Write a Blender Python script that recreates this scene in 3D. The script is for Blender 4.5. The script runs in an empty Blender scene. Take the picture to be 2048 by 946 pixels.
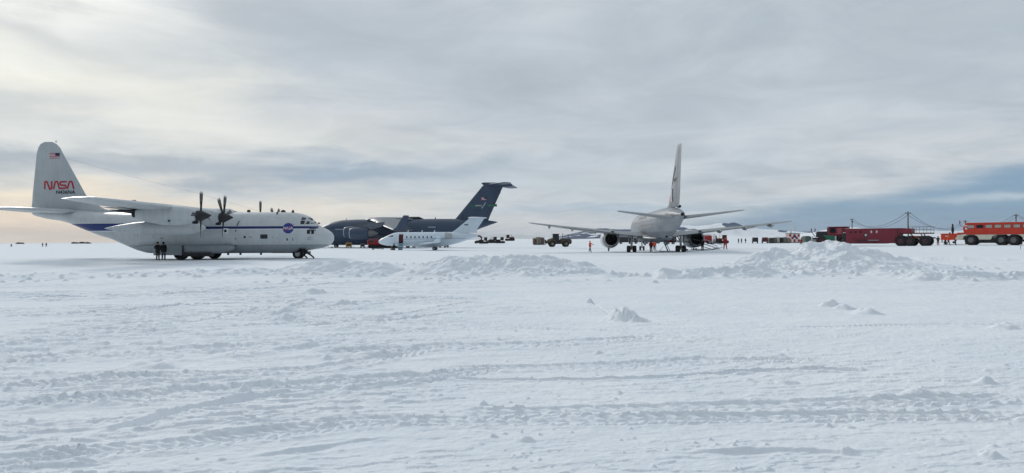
import bpy, bmesh, math, random
import numpy as np
from mathutils import Vector, Matrix
from mathutils.bvhtree import BVHTree
random.seed(7)
R = math.radians
SC = bpy.context.scene
COL = SC.collection
F = 1490.0          # focal length in pixels of the 2048 wide photograph
EYE = 1.7
PITCH = R(0.30); ROLL = R(0.30)

# ------------------------------------------------------------------ camera
cam_d = bpy.data.cameras.new('camera'); cam = bpy.data.objects.new('camera', cam_d); COL.objects.link(cam)
cam_d.sensor_width = 36.0; cam_d.lens = 36.0*F/2048.0
cam_d.clip_start = 0.1; cam_d.clip_end = 60000
CM = Matrix.Translation((0,0,EYE)) @ Matrix.Rotation(R(90)+PITCH, 4, 'X') @ Matrix.Rotation(-ROLL, 4, 'Z')
cam.matrix_world = CM
SC.camera = cam
SC.view_settings.view_transform = 'Standard'
try: SC.view_settings.look = 'None'
except Exception: pass
SC.view_settings.gamma = 1.0
SC.view_settings.use_curve_mapping = False
SC.view_settings.exposure = 0.03
SC.cycles.max_bounces = 6
SC.cycles.volume_bounces = 0

# ------------------------------------------------------------------ sun and sky
SUN_AZ = R(-34); SUN_EL = R(25)
sd = bpy.data.lights.new('sun', 'SUN'); so = bpy.data.objects.new('sun', sd); COL.objects.link(so)
sd.energy = 1.3; sd.angle = R(10); sd.color = (1.0, 0.96, 0.91)
sv = Vector((math.sin(SUN_AZ)*math.cos(SUN_EL), math.cos(SUN_AZ)*math.cos(SUN_EL), math.sin(SUN_EL)))
so.rotation_euler = sv.to_track_quat('Z', 'Y').to_euler()
so.location = (0, 0, 60)

def lin(c):
    f = lambda v: (v/255/12.92) if v/255 <= 0.04045 else ((v/255+0.055)/1.055)**2.4
    return tuple(f(v) for v in c)

W = bpy.data.worlds.new('World'); SC.world = W; W.use_nodes = True
wn = W.node_tree; wn.nodes.clear()
class NT:
    """small helper to write node maths"""
    def __init__(s, tree): s.t = tree
    def n(s, typ, **kw):
        x = s.t.nodes.new(typ)
        for k, v in kw.items(): setattr(x, k, v)
        return x
    def put(s, sock, v):
        if hasattr(v, 'is_output') or isinstance(v, bpy.types.NodeSocket): s.t.links.new(v, sock)
        else: sock.default_value = v
    def m(s, op, a, b=None, c=None, clamp=False):
        x = s.n('ShaderNodeMath', operation=op, use_clamp=clamp)
        s.put(x.inputs[0], a)
        if b is not None: s.put(x.inputs[1], b)
        if c is not None: s.put(x.inputs[2], c)
        return x.outputs[0]
    def mix(s, f, a, b, blend='MIX'):
        x = s.n('ShaderNodeMix', data_type='RGBA', blend_type=blend)
        s.put(x.inputs[0], f)
        s.put(x.inputs[6], a if not isinstance(a, tuple) else (*a[:3], 1))
        s.put(x.inputs[7], b if not isinstance(b, tuple) else (*b[:3], 1))
        return x.outputs[2]
    def comb(s, a, b, c=0.0):
        x = s.n('ShaderNodeCombineXYZ'); s.put(x.inputs[0], a); s.put(x.inputs[1], b); s.put(x.inputs[2], c)
        return x.outputs[0]
    def noise(s, vec, scale, detail=4, rough=0.5, dist=0.0):
        x = s.n('ShaderNodeTexNoise'); s.put(x.inputs['Vector'], vec); x.inputs['Scale'].default_value = scale
        x.inputs['Detail'].default_value = detail; x.inputs['Roughness'].default_value = rough
        x.inputs['Distortion'].default_value = dist
        return x.outputs[0]
    def ramp(s, f, lo, hi):
        x = s.n('ShaderNodeMapRange', interpolation_type='SMOOTHSTEP'); s.put(x.inputs[0], f)
        x.inputs[1].default_value = lo; x.inputs[2].default_value = hi
        return x.outputs[0]

def build_sky():
    N = NT(wn)
    tc = N.n('ShaderNodeTexCoord').outputs['Generated']
    sp = N.n('ShaderNodeSeparateXYZ'); wn.links.new(tc, sp.inputs[0])
    X, Y, Z = sp.outputs
    az = N.m('ARCTAN2', X, Y)
    el = N.m('ARCSINE', Z)
    # cloud layer seen in perspective: streaks flatten towards the horizon
    cl = N.m('ADD', N.m('MAXIMUM', Z, 0.0), 0.10)
    pv = N.comb(N.m('DIVIDE', X, cl), N.m('DIVIDE', Y, cl), 0.0)
    n1 = N.noise(pv, 0.55, 6, 0.55, 0.4)
    n2 = N.noise(pv, 1.7, 7, 0.6, 0.8)
    sv_ = N.comb(az, N.m('MULTIPLY', el, 5.0), 3.7)
    n3 = N.noise(sv_, 3.2, 6, 0.55, 0.5)
    n4 = N.noise(N.comb(az, N.m('MULTIPLY', el, 3.0), 9.1), 7.0, 8, 0.6, 0.6)
    c3 = N.m('SUBTRACT', n3, 0.5); c4 = N.m('SUBTRACT', n4, 0.5)
    waz = N.m('ADD', az, N.m('MULTIPLY', c3, 0.35))
    wel = N.m('ADD', N.m('ADD', el, N.m('MULTIPLY', c3, 0.085)), N.m('MULTIPLY', c4, 0.05))
    def blob(px, py, sx, sy, tilt=0.0, a=None, e=None):
        a = waz if a is None else a; e = wel if e is None else e
        a0 = math.atan((px-1024)/F); e0 = (480-py)/F
        u = N.m('DIVIDE', N.m('SUBTRACT', a, a0), sx/F)
        t = N.m('SUBTRACT', N.m('SUBTRACT', e, e0), N.m('MULTIPLY', N.m('SUBTRACT', a, a0), tilt))
        v = N.m('DIVIDE', t, sy/F)
        d = N.m('ADD', N.m('MULTIPLY', u, u), N.m('MULTIPLY', v, v))
        return N.m('EXPONENT', N.m('MULTIPLY', d, -1.0))
    g = N.ramp(N.m('ADD', N.m('MULTIPLY', n1, 0.6), N.m('MULTIPLY', n2, 0.4)), 0.36, 0.64)
    col = N.mix(g, lin((178,189,199)), lin((206,211,216)))
    # the left side is lit through by the sun
    left = N.ramp(az, -0.1, -0.62)
    col = N.mix(N.m('MULTIPLY', left, 0.45), col, lin((222,224,220)))
    L = [  # px, py, sx, sy, tilt, colour, strength
        (330, 250, 420, 70, -0.16, (231,231,224), .75),
        (60, 190, 260, 60, -0.1, (238,237,226), .75),
        (0, 0, 330, 130, 0.0, (247,248,242), .9),
        (-60, -40, 300, 140, 0.0, (275,272,262), .9),
        (640, 60, 420, 80, -0.12, (180,189,197), .8),
        (120, 130, 180, 24, -0.25, (205,209,209), .7),
        (1000, 150, 330, 110, -0.1, (178,188,197), .7),
        (800, 255, 260, 45, -0.05, (212,214,214), .6),
        (1110, 60, 150, 60, 0.2, (202,209,214), .6),
        (1430, 70, 300, 50, 0.0, (179,191,200), .55),
        (1560, 260, 330, 60, 0.12, (203,210,216), .65),
        (1330, 230, 150, 50, 0.3, (180,191,200), .45),
        (1980, 120, 300, 120, 0.0, (180,191,200), .55),
        (1280, 390, 180, 26, 0.0, (200,208,214), .5),
        (1000, 360, 380, 36, 0.0, (190,200,209), .6),
        (640, 350, 330, 19, 0.03, (150,168,187), .9),
        (620, 322, 70, 9, 0.0, (178,189,199), .7),
        (60, 340, 190, 22, 0.0, (162,172,182), .85),
        (240, 345, 260, 20, -.05, (168,179,190), .8),
        (520, 415, 330, 26, 0.0, (231,224,212), .85),
        (80, 440, 330, 50, 0.0, (232,217,200), .9),
        (0, 400, 160, 12, 0.0, (240,228,205), .7),
        (180, 462, 260, 10, 0.0, (206,198,193), .6),
        (1030, 455, 260, 22, 0.0, (206,210,216), .75),
        (1180, 418, 260, 14, 0.0, (166,186,204), .7),
    ]
    for px, py, sx, sy, t, c, st in L:
        col = N.mix(N.m('MULTIPLY', blob(px, py, sx, sy, t), st), col, lin(c))
    # clear blue gap under the edge of the cloud deck on the right
    e2 = N.m('ADD', el, N.m('ADD', N.m('MULTIPLY', c3, 0.05), N.m('MULTIPLY', c4, 0.03)))
    edge = N.m('SUBTRACT', N.m('MULTIPLY', N.m('SUBTRACT', az, 0.602), 0.15), N.m('SUBTRACT', e2, 0.080))
    gap = N.m('MULTIPLY', N.ramp(edge, -0.010, 0.018), N.ramp(az, 0.04, 0.34))
    gap = N.m('MULTIPLY', gap, N.ramp(az, 1.2, 0.8))
    nish = N.n('ShaderNodeTexSky', sky_type='NISHITA'); nish.sun_disc = False
    nish.sun_elevation = SUN_EL; nish.sun_rotation = SUN_AZ
    nish.air_density = 1.0; nish.dust_density = 0.4; nish.ozone_density = 2.0
    blue = N.mix(0.88, N.mix(1.0, nish.outputs[0], (0.10,0.10,0.10), 'MULTIPLY'), lin((118,152,184)))
    col = N.mix(N.m('MULTIPLY', gap, 0.95), col, blue)
    wisp = blob(2010, 412, 130, 7, 0.02, az, N.m('ADD', el, N.m('MULTIPLY', c4, 0.02)))
    col = N.mix(N.m('MULTIPLY', wisp, 0.7), col, lin((190,203,213)))
    # fine texture in the deck
    fine = N.m('ADD', 1.0, N.m('MULTIPLY', N.m('SUBTRACT', n2, 0.5), 0.24))
    fine = N.m('ADD', fine, N.m('MULTIPLY', c4, 0.16))
    col = N.mix(1.0, col, N.comb(fine, fine, fine), 'MULTIPLY')
    # unseen sky behind the camera is dimmed to darken the aircraft sides
    back = N.m('ADD', 0.56, N.m('MULTIPLY', N.ramp(Y, -0.35, 0.5), 0.44))
    col = N.mix(1.0, col, N.comb(back, N.m('POWER', back, 0.9), N.m('POWER', back, 0.8)), 'MULTIPLY')
    # like any overcast it is brightest overhead
    zen = N.m('ADD', 1.0, N.m('MULTIPLY', N.ramp(Z, 0.33, 0.85), 0.42))
    col = N.mix(1.0, col, N.comb(zen, zen, zen), 'MULTIPLY')
    # thin cloud still lets some of the clear sky through
    col = N.mix(0.04, col, N.mix(1.0, nish.outputs[0], (0.12,0.12,0.12), 'MULTIPLY'))
    col = N.mix(1.0, col, (10.0,10.0,10.0), 'MULTIPLY')
    bg = N.n('ShaderNodeBackground'); bg.inputs[1].default_value = 0.1
    wn.links.new(col, bg.inputs[0])
    out = N.n('ShaderNodeOutputWorld'); wn.links.new(bg.outputs[0], out.inputs[0])
build_sky()
W.cycles.sampling_method = 'MANUAL'; W.cycles.sample_map_resolution = 1024

# ------------------------------------------------------------------ ground relief (numpy)
KU = (np.array([-900, 600, 860, 1100, 1370, 1445, 1850, 1950, 2500])-1024)/F
KZ = np.array([0, 0, -.09, -.22, -.20, .22, .28, .42, .42])
def base_z(X, Y):
    X = np.asarray(X, float); Y = np.asarray(Y, float)
    u = X/np.maximum(Y, 1.0)
    z = np.interp(u, KU, KZ)
    def ss(a, b, v):
        t = np.clip((v-a)/(b-a), 0, 1); return t*t*(3-2*t)
    return z*ss(72, 96, Y)*(1-ss(260, 420, Y))
def gz(x, y): return float(base_z(x, y))

def ray(px, py):
    v = CM.to_3x3() @ Vector(((px-1024)/F, -(py-473)/F, -1.0))
    return v
def at(px, py, D):
    """world point seen in the photo at px,py at depth D (metres along Y)"""
    v = ray(px, py); k = D/v.y
    return Vector((v.x*k, D, EYE+v.z*k))
def gx(px, D):
    return at(px, 480, D).x
def gpt(px, py):
    v = ray(px, py); k = -EYE/v.z
    return (v.x*k, v.y*k)

# ------------------------------------------------------------------ materials
def base_mat(name):
    m = bpy.data.materials.new(name); m.use_nodes = True
    return m, NT(m.node_tree), m.node_tree.nodes['Principled BSDF']
def mat(name, c, rough=0.5, metal=0.0, var=0.12, scale=3.0, bump=0.0, srgb=True, emit=0, spec=0.5):
    m, N, b = base_mat(name)
    col = lin(c) if srgb else c
    tc = N.n('ShaderNodeTexCoord').outputs['Object']
    n = N.noise(tc, scale, 5, 0.6)
    f = N.m('ADD', 1.0-var/2, N.m('MULTIPLY', n, var))
    c1 = N.mix(1.0, (*col, 1), N.comb(f, f, f), 'MULTIPLY')
    m.node_tree.links.new(c1, b.inputs['Base Color'])
    r2 = N.m('ADD', rough-0.08, N.m('MULTIPLY', N.noise(tc, scale*3, 3), 0.16), clamp=True)
    m.node_tree.links.new(r2, b.inputs['Roughness'])
    b.inputs['Metallic'].default_value = metal
    b.inputs['Specular IOR Level'].default_value = spec
    if bump:
        bp = N.n('ShaderNodeBump'); bp.inputs['Strength'].default_value = bump; bp.inputs['Distance'].default_value = 0.05
        m.node_tree.links.new(N.noise(tc, scale*6, 4), bp.inputs['Height'])
        m.node_tree.links.new(bp.outputs[0], b.inputs['Normal'])
    return m
def skin_paint(name, c, layers=(), rough=0.38, panel=(1.6, 0.9), line=0.25, grime=0.18):
    """aircraft or vehicle paint: painted bands by position (x0,x1,z0,z1,colour[,slope]) plus panel joints and streaks"""
    m, N, b = base_mat(name)
    tc = N.n('ShaderNodeTexCoord').outputs['Object']
    sp = N.n('ShaderNodeSeparateXYZ'); m.node_tree.links.new(tc, sp.inputs[0])
    X, Y, Z = sp.outputs
    col = lin(c)
    for l in layers:
        x0, x1, z0, z1, cc = l[:5]; sl = l[5] if len(l) > 5 else 0.0
        zz = N.m('SUBTRACT', Z, N.m('MULTIPLY', X, sl))
        k = N.m('MULTIPLY', N.m('GREATER_THAN', X, x0), N.m('LESS_THAN', X, x1))
        k = N.m('MULTIPLY', k, N.m('MULTIPLY', N.m('GREATER_THAN', zz, z0), N.m('LESS_THAN', zz, z1)))
        col = N.mix(k, col, lin(cc))
    # soft vertical streaks and blotches of grime
    st = N.noise(N.comb(N.m('MULTIPLY', X, 3.0), Y, N.m('MULTIPLY', Z, 0.5)), 1.2, 6, 0.65)
    bl = N.noise(tc, 0.5, 5, 0.6)
    f = N.m('SUBTRACT', 1.0, N.m('MULTIPLY', N.ramp(N.m('ADD', N.m('MULTIPLY', st, .5), N.m('MULTIPLY', bl, .5)), 0.42, 0.68), grime))
    br = N.n('ShaderNodeTexBrick'); br.offset = 0.5
    m.node_tree.links.new(N.comb(X, Z, 0.0), br.inputs['Vector'])
    br.inputs['Color1'].default_value = (1,1,1,1); br.inputs['Color2'].default_value = (.95,.95,.95,1)
    br.inputs['Mortar'].default_value = (1-line,)*3+(1,)
    br.inputs['Scale'].default_value = 1.0; br.inputs['Mortar Size'].default_value = 0.012
    br.inputs['Brick Width'].default_value = panel[0]; br.inputs['Row Height'].default_value = panel[1]
    col = N.mix(1.0, col, N.comb(f, f, f), 'MULTIPLY')
    col = N.mix(1.0, col, br.outputs[0], 'MULTIPLY')
    m.node_tree.links.new(col, b.inputs['Base Color'])
    r2 = N.m('ADD', rough-0.1, N.m('MULTIPLY', bl, 0.2), clamp=True)
    m.node_tree.links.new(r2, b.inputs['Roughness'])
    return m

M = {}
M['tyre'] = mat('tyre_rubber', (38,38,40), 0.85, bump=.3)
M['rim'] = mat('rim_paint', (190,192,192), 0.4)
M['hub'] = mat('hub_grey', (120,120,122), 0.5)
M['dark'] = mat('dark_metal', (34,36,40), 0.5)
M['black'] = mat('black_rubber', (18,18,20), 0.6)
M['steel'] = mat('bare_steel', (150,152,155), 0.35, 0.8)
M['strut'] = mat('strut_paint', (175,178,180), 0.4)
M['glass'] = mat('dark_glass', (18,24,32), 0.12, var=.05)
M['white'] = mat('white_paint', (228,229,228), 0.4)
M['hole'] = mat('engine_interior', (12,12,14), 0.7)
M['navy'] = mat('navy_paint', (22,40,110), 0.4)
M['red'] = mat('red_paint', (165,28,36), 0.42)
M['dkred'] = mat('dark_red_paint', (120,26,40), 0.5, var=.25)
M['orange'] = mat('orange_paint', (206,62,28), 0.42, var=.15)
M['cream'] = mat('cream_paint', (214,204,178), 0.5, var=.15)
M['yellow'] = mat('machine_yellow', (178,134,52), 0.5, var=.25)
M['tan'] = mat('tan_canvas', (160,144,122), 0.8, var=.3)
M['green'] = mat('green_paint', (20,98,74), 0.5)
M['grey'] = mat('mid_grey_paint', (120,124,128), 0.5, var=.2)
M['wood'] = mat('weathered_wood', (88,72,60), 0.85, var=.3, bump=.3)
M['hazcan'] = mat('olive_canvas', (70,76,58), 0.8)
M['skin'] = mat('skin', (170,120,96), 0.6)
M['cable'] = mat('cable', (60,66,76), 0.7)
M['snowcap'] = mat('settled_snow', (232,236,240), 0.7, var=.05)

# ------------------------------------------------------------------ mesh builder
class MB:
    def __init__(s): s.v = []; s.f = []; s.mi = []; s.cur = 0
    def add(s, vs, fs, mi=None):
        o = len(s.v); s.v += [tuple(v) for v in vs]; k = s.cur if mi is None else mi
        for f in fs: s.f.append(tuple(i+o for i in f)); s.mi.append(k)
        return s
    def box(s, c, d, rz=0.0, ry=0.0, b=0.0, mi=None, top=1.0):
        """box centre c size d; b chamfers the vertical and top edges; top scales the top face"""
        x, y, z = d[0]/2, d[1]/2, d[2]/2
        b = min(b, x*.45, y*.45, z*.45)
        def ring(ax, ay, zz, bb):
            if b == 0: return [(-ax,-ay,zz),(ax,-ay,zz),(ax,ay,zz),(-ax,ay,zz)]
            return [(-ax+bb,-ay,zz),(ax-bb,-ay,zz),(ax,-ay+bb,zz),(ax,ay-bb,zz),(ax-bb,ay,zz),(-ax+bb,ay,zz),(-ax,ay-bb,zz),(-ax,-ay+bb,zz)]
        t = top
        if b == 0: rs = [ring(x,y,-z,0), ring(x*t,y*t,z,0)]
        else: rs = [ring(x-b,y-b,-z,b*.6), ring(x,y,-z+b,b), ring(x*t,y*t,z-b,b), ring(x*t-b,y*t-b,z,b*.6)]
        m = Matrix.Translation(c) @ Matrix.Rotation(rz,4,'Z') @ Matrix.Rotation(ry,4,'Y')
        return s.loft([[m @ Vector(p) for p in r] for r in rs], mi=mi)
    def loft(s, rings, cap=(True, True), mi=None, closed=True):
        n = len(rings[0]); vs = [p for r in rings for p in r]; fs = []
        for k in range(len(rings)-1):
            for i in range(n if closed else n-1):
                j = (i+1) % n
                fs.append((k*n+i, k*n+j, (k+1)*n+j, (k+1)*n+i))
        if cap[0]: fs.append(tuple(range(n-1,-1,-1)))
        if cap[1]: fs.append(tuple((len(rings)-1)*n+i for i in range(n)))
        return s.add(vs, fs, mi)
    def tube(s, pts, r, n=8, mi=None, cap=(True, True)):
        pts = [Vector(p) for p in pts]; rr = r if isinstance(r, (list, tuple)) else [r]*len(pts)
        rings = []; up = None
        for i, p in enumerate(pts):
            d = (pts[min(i+1,len(pts)-1)]-pts[max(i-1,0)])
            if d.length < 1e-9: d = Vector((0,0,1))
            d.normalize()
            if up is None: up = Vector((0,0,1)) if abs(d.z) < .9 else Vector((1,0,0))
            a = d.cross(up)
            if a.length < 1e-6: a = d.cross(Vector((0,1,0)))
            a.normalize(); b = d.cross(a)
            rings.append([p+a*math.cos(2*math.pi*k/n)*rr[i]+b*math.sin(2*math.pi*k/n)*rr[i] for k in range(n)])
        return s.loft(rings, cap, mi)
    def revolve(s, prof, c, axis='x', n=24, mi=None, cap=(False, False)):
        """prof: list of (a, r) along axis"""
        rings = []
        for a, r in prof:
            rg = []
            for k in range(n):
                t = 2*math.pi*k/n; p, q = math.cos(t)*r, math.sin(t)*r
                v = {'x': (a,p,q), 'y': (q,a,p), 'z': (p,q,a)}[axis]
                rg.append((c[0]+v[0], c[1]+v[1], c[2]+v[2]))
            rings.append(rg)
        return s.loft(rings, cap, mi)
    def prism(s, poly, y0, y1, mi=None, plane='xz', inset=0.0):
        """polygon extruded"""
        P = lambda a, b, h: {'xz': (a,h,b), 'xy': (a,b,h), 'yz': (h,a,b)}[plane]
        if inset:
            cx = sum(p[0] for p in poly)/len(poly); cz = sum(p[1] for p in poly)/len(poly)
            sm = [(p[0]+(cx-p[0])*inset/max(.01,math.hypot(p[0]-cx,p[1]-cz)), p[1]+(cz-p[1])*inset/max(.01,math.hypot(p[0]-cx,p[1]-cz))) for p in poly]
            sg = 1 if y1 > y0 else -1
            rs = [[P(a,b,y0) for a,b in sm], [P(a,b,y0+sg*inset) for a,b in poly], [P(a,b,y1-sg*inset) for a,b in poly], [P(a,b,y1) for a,b in sm]]
        else: rs = [[P(a,b,y0) for a,b in poly], [P(a,b,y1) for a,b in poly]]
        return s.loft(rs, mi=mi)
    def ball(s, c, r, n=10, mi=None, sz=(1,1,1)):
        rings = []
        for i in range(1, n):
            t = math.pi*i/n
            rings.append([(c[0]+r*sz[0]*math.sin(t)*math.cos(2*math.pi*k/(n+2)), c[1]+r*sz[1]*math.sin(t)*math.sin(2*math.pi*k/(n+2)), c[2]+r*sz[2]*math.cos(t)) for k in range(n+2)])
        return s.loft(rings, mi=mi)
    def wing(s, st, normal='z', m=9, mi=None, camber=0.015):
        rings = []
        for le, ch, tc in st:
            up = []; lo = []
            for i in range(m+1):
                x = 0.5*(1-math.cos(math.pi*i/m))
                t = 5*tc*(0.2969*math.sqrt(x)-0.126*x-0.3516*x*x+0.2843*x**3-0.1036*x**4)
                cm = camber*4*x*(1-x) if normal == 'z' else 0
                up.append((x, t+cm)); lo.append((x, -t+cm))
            ring = up[::-1]+lo[1:-1]
            if normal == 'z': rings.append([(le[0]-a*ch, le[1], le[2]+b*ch) for a, b in ring])
            elif normal == 'y': rings.append([(le[0]-a*ch, le[1]+b*ch, le[2]) for a, b in ring])
        return s.loft(rings, mi=mi)
    def fus(s, sec, n=40, mi=None, x0=0.0, y0=0.0, ex=2.0):
        rings = []
        for q in sec:
            S, zt, zb, hw = q[:4]; zc = (zt+zb)/2; hh = (zt-zb)/2; e = q[4] if len(q) > 4 else ex
            rg = []
            for k in range(n):
                t = 2*math.pi*k/n; c, d = math.cos(t), math.sin(t)
                rg.append((x0-S, y0+hw*math.copysign(abs(c)**(2/e), c), zc+hh*math.copysign(abs(d)**(2/e), d)))
            rings.append(rg)
        return s.loft(rings, mi=mi)
    def build(s, name, mats, parent=None, label=None, smooth=35):
        me = bpy.data.meshes.new(name); me.from_pydata(s.v, [], s.f); 
        for m in (mats if isinstance(mats, (list, tuple)) else [mats]): me.materials.append(m)
        me.polygons.foreach_set('material_index', s.mi)
        bm = bmesh.new(); bm.from_mesh(me); bmesh.ops.recalc_face_normals(bm, faces=bm.faces); bm.to_mesh(me); bm.free()
        if smooth:
            me.polygons.foreach_set('use_smooth', [True]*len(me.polygons)); me.set_sharp_from_angle(angle=R(smooth))
        me.update()
        o = bpy.data.objects.new(name, me); COL.objects.link(o)
        if parent: o.parent = parent
        if label: o['label'] = label
        return o

def thing(name, label, cat, loc=(0,0,0), rz=0.0, group=None):
    o = bpy.data.objects.new(name, None); COL.objects.link(o); o.empty_display_size = 0.5
    o.location = loc; o.rotation_euler = (0,0,rz); o['label'] = label; o['category'] = cat
    if group: o['group'] = group
    return o
def tag(o, label=None, cat=None, group=None, kind=None):
    if label: o['label'] = label
    if cat: o['category'] = cat
    if group: o['group'] = group
    if kind: o['kind'] = kind
    return o
def copy_tree(o, parent=None):
    c = o.copy(); COL.objects.link(c)
    if parent is not None: c.parent = parent
    for ch in list(o.children): copy_tree(ch, c)
    return c
def dup(o, loc, rz, label, sc=1.0):
    c = copy_tree(o); c.location = loc; c.rotation_euler = (0,0,rz); c['label'] = label
    if sc != 1.0: c.scale = (sc,sc,sc)
    return c
def tri_pts(o):
    me = o.data
    return BVHTree.FromPolygons([v.co[:] for v in me.vertices], [p.vertices[:] for p in me.polygons])
def project(mb, bvh, side, off=0.012, far=60):
    """lay the flat points of mb (x,z) on the body, seen from side -1 (starboard) or +1 (port)"""
    out = []
    for v in mb.v:
        h = bvh.ray_cast(Vector((v[0], side*far, v[2])), Vector((0,-side,0)))
        y = h[0].y+side*off if h[0] is not None else (out[-1][1] if out else 0)
        out.append((v[0], y + side*v[1], v[2]))
    mb.v = out; return mb
def rect(mb, x0, x1, z0, z1, nx=1, nz=1, mi=None, sh=0.0, h=0.0):
    """flat grid patch in x,z (y = height above the surface); sh shears x with z"""
    vs = []; fs = []
    for j in range(nz+1):
        for i in range(nx+1):
            z = z0+(z1-z0)*j/nz; vs.append((x0+(x1-x0)*i/nx+sh*(z-z0), h, z))
    for j in range(nz):
        for i in range(nx):
            a = j*(nx+1)+i; fs.append((a, a+1, a+nx+2, a+nx+1))
    return mb.add(vs, fs, mi)
def disk(mb, cx, cz, r, n=24, rings=4, mi=None, h=0.0, rz=None):
    rz = rz or r
    vs = [(cx, h, cz)]; fs = []
    for k in range(1, rings+1):
        for i in range(n):
            t = 2*math.pi*i/n; vs.append((cx+r*k/rings*math.cos(t), h, cz+rz*k/rings*math.sin(t)))
    for i in range(n): fs.append((0, 1+i, 1+(i+1) % n))
    for k in range(rings-1):
        for i in range(n):
            a = 1+k*n+i; b = 1+k*n+(i+1) % n; fs.append((a, a+n, b+n, b))
    return mb.add(vs, fs, mi)
def text_mb(mb, txt, x, z, size, side, mi=None, bold=0.0, sx=1.0, h=0.0):
    """lettering as flat mesh in x,z; side -1: read from -y"""
    cu = bpy.data.curves.new('lettering', 'FONT'); cu.body = txt; cu.size = size; cu.offset = bold
    cu.align_x = 'CENTER'; cu.align_y = 'CENTER'; cu.resolution_u = 3
    o = bpy.data.objects.new('lettering', cu); COL.objects.link(o)
    dg = bpy.context.evaluated_depsgraph_get(); me = bpy.data.meshes.new_from_object(o.evaluated_get(dg))
    s = 1 if side < 0 else -1
    mb.add([(x+s*sx*v.co.x, h, z+v.co.y) for v in me.vertices], [tuple(p.vertices) for p in me.polygons], mi)
    bpy.data.objects.remove(o); bpy.data.curves.remove(cu); bpy.data.meshes.remove(me)
    return mb
def stroke(mb, pts, w, mi=None, h=0.0):
    """ribbon along x,z points"""
    P = [Vector((p[0], p[1])) for p in pts]; vs = []; fs = []
    for i, p in enumerate(P):
        d = (P[min(i+1,len(P)-1)]-P[max(i-1,0)]).normalized(); nn = Vector((-d.y, d.x))*w/2
        vs += [(p.x+nn.x, h, p.y+nn.y), (p.x-nn.x, h, p.y-nn.y)]
    for i in range(len(P)-1): fs.append((2*i, 2*i+1, 2*i+3, 2*i+2))
    return mb.add(vs, fs, mi)
def wheel_mb(mb, c, r, w, rr=0.5, n=24, axis='y', lugs=0):
    """tyre (slot 0) and rim (slot 1) round axis"""
    h = w/2
    mb.revolve([(-h*.6,r*rr),(-h*.95,r*.72),(-h,r*.86),(-h*.8,r*.97),(-h*.3,r),(h*.3,r),(h*.8,r*.97),(h,r*.86),(h*.95,r*.72),(h*.6,r*rr)], c, axis, n, 0)
    mb.revolve([(-h*.45,0.01),(-h*.55,r*rr*.35),(-h*.3,r*rr*.5),(-h*.35,r*rr*.85),(-h*.62,r*rr),(h*.62,r*rr),(h*.35,r*rr*.85),(h*.3,r*rr*.5),(h*.55,r*rr*.35),(h*.45,0.01)], c, axis, n, 1, (True, True))
    for k in range(lugs):
        t = 2*math.pi*k/lugs
        for sg in (-1, 1):
            m = Matrix.Translation(c) @ (Matrix.Rotation(t,4,'Y') if axis == 'y' else Matrix.Rotation(t,4,'X'))
            q = MB().box((0, sg*h*.48, r*.995), (r*.12, h*.8, r*.07)) if axis == 'y' else MB().box((sg*h*.48, 0, r*.995), (h*.8, r*.12, r*.07))
            mb.add([m @ Vector(v) for v in q.v], q.f, 0)
    return mb
def wheel(parent, c, r, w, rr=0.5, mats=None, axis='y', lugs=0, name='wheel'):
    return wheel_mb(MB(), c, r, w, rr, axis=axis, lugs=lugs).build(name, mats or [M['tyre'], M['rim']], parent)
def flag_mb(mb, x0, x1, z0, z1, canton_right, n=7):
    """stars and stripes, slots 0 red 1 white 2 blue"""
    for i in range(n):
        a = z0+(z1-z0)*i/n; b = z0+(z1-z0)*(i+1)/n; rect(mb, x0, x1, a, b, 2, 1, 0 if i % 2 == 0 else 1)
    zc = z0+(z1-z0)*.46
    if canton_right: rect(mb, x0+(x1-x0)*.58, x1, zc, z1, 2, 1, 2, h=.006)
    else: rect(mb, x0, x0+(x1-x0)*.42, zc, z1, 2, 1, 2, h=.006)
    return mb
M['flagred'] = mat('flag_red', (160,40,52), .5); M['flagwhite'] = mat('flag_white', (205,200,205), .5); M['flagblue'] = mat('flag_blue', (26,30,70), .5)
FLAG = [M['flagred'], M['flagwhite'], M['flagblue']]
# ------------------------------------------------------------------ snow field
def hsh(ix, iy, s=0):
    h = (ix.astype(np.int64)*374761393 + iy.astype(np.int64)*668265263 + s*1442695041) & 0xffffffff
    h = ((h ^ (h >> 13))*1274126177) & 0xffffffff
    return ((h ^ (h >> 16)) & 0xffffff)/float(0xffffff)
def vnoise(x, y, s=0):
    ix = np.floor(x); iy = np.floor(y); fx = x-ix; fy = y-iy
    fx = fx*fx*fx*(fx*(fx*6-15)+10); fy = fy*fy*fy*(fy*(fy*6-15)+10)
    a = hsh(ix,iy,s); b = hsh(ix+1,iy,s); c = hsh(ix,iy+1,s); d = hsh(ix+1,iy+1,s)
    return (a*(1-fx)+b*fx)*(1-fy)+(c*(1-fx)+d*fx)*fy - 0.5
def fbm(x, y, oct=4, s=0, g=0.5):
    r = 0; a = 1.0
    for k in range(oct):
        c_, s_ = math.cos(k*1.1), math.sin(k*1.1)
        r = r+a*vnoise((x*c_-y*s_)*2**k, (x*s_+y*c_)*2**k, s+k*17); a *= g
    return r
def worley(x, y, s=0):
    ix = np.floor(x); iy = np.floor(y); f1 = np.full(x.shape, 9.0); hh = np.zeros(x.shape)
    for dx in (-1,0,1):
        for dy in (-1,0,1):
            cx = ix+dx; cy = iy+dy
            px = cx+hsh(cx,cy,s); py = cy+hsh(cx,cy,s+5)
            d = (px-x)**2+(py-y)**2; m = d < f1
            f1 = np.where(m, d, f1); hh = np.where(m, hsh(cx,cy,s+9), hh)
    return np.sqrt(f1), hh
def sst(a, b, v):
    t = np.clip((v-a)/(b-a), 0, 1); return t*t*(3-2*t)
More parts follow.
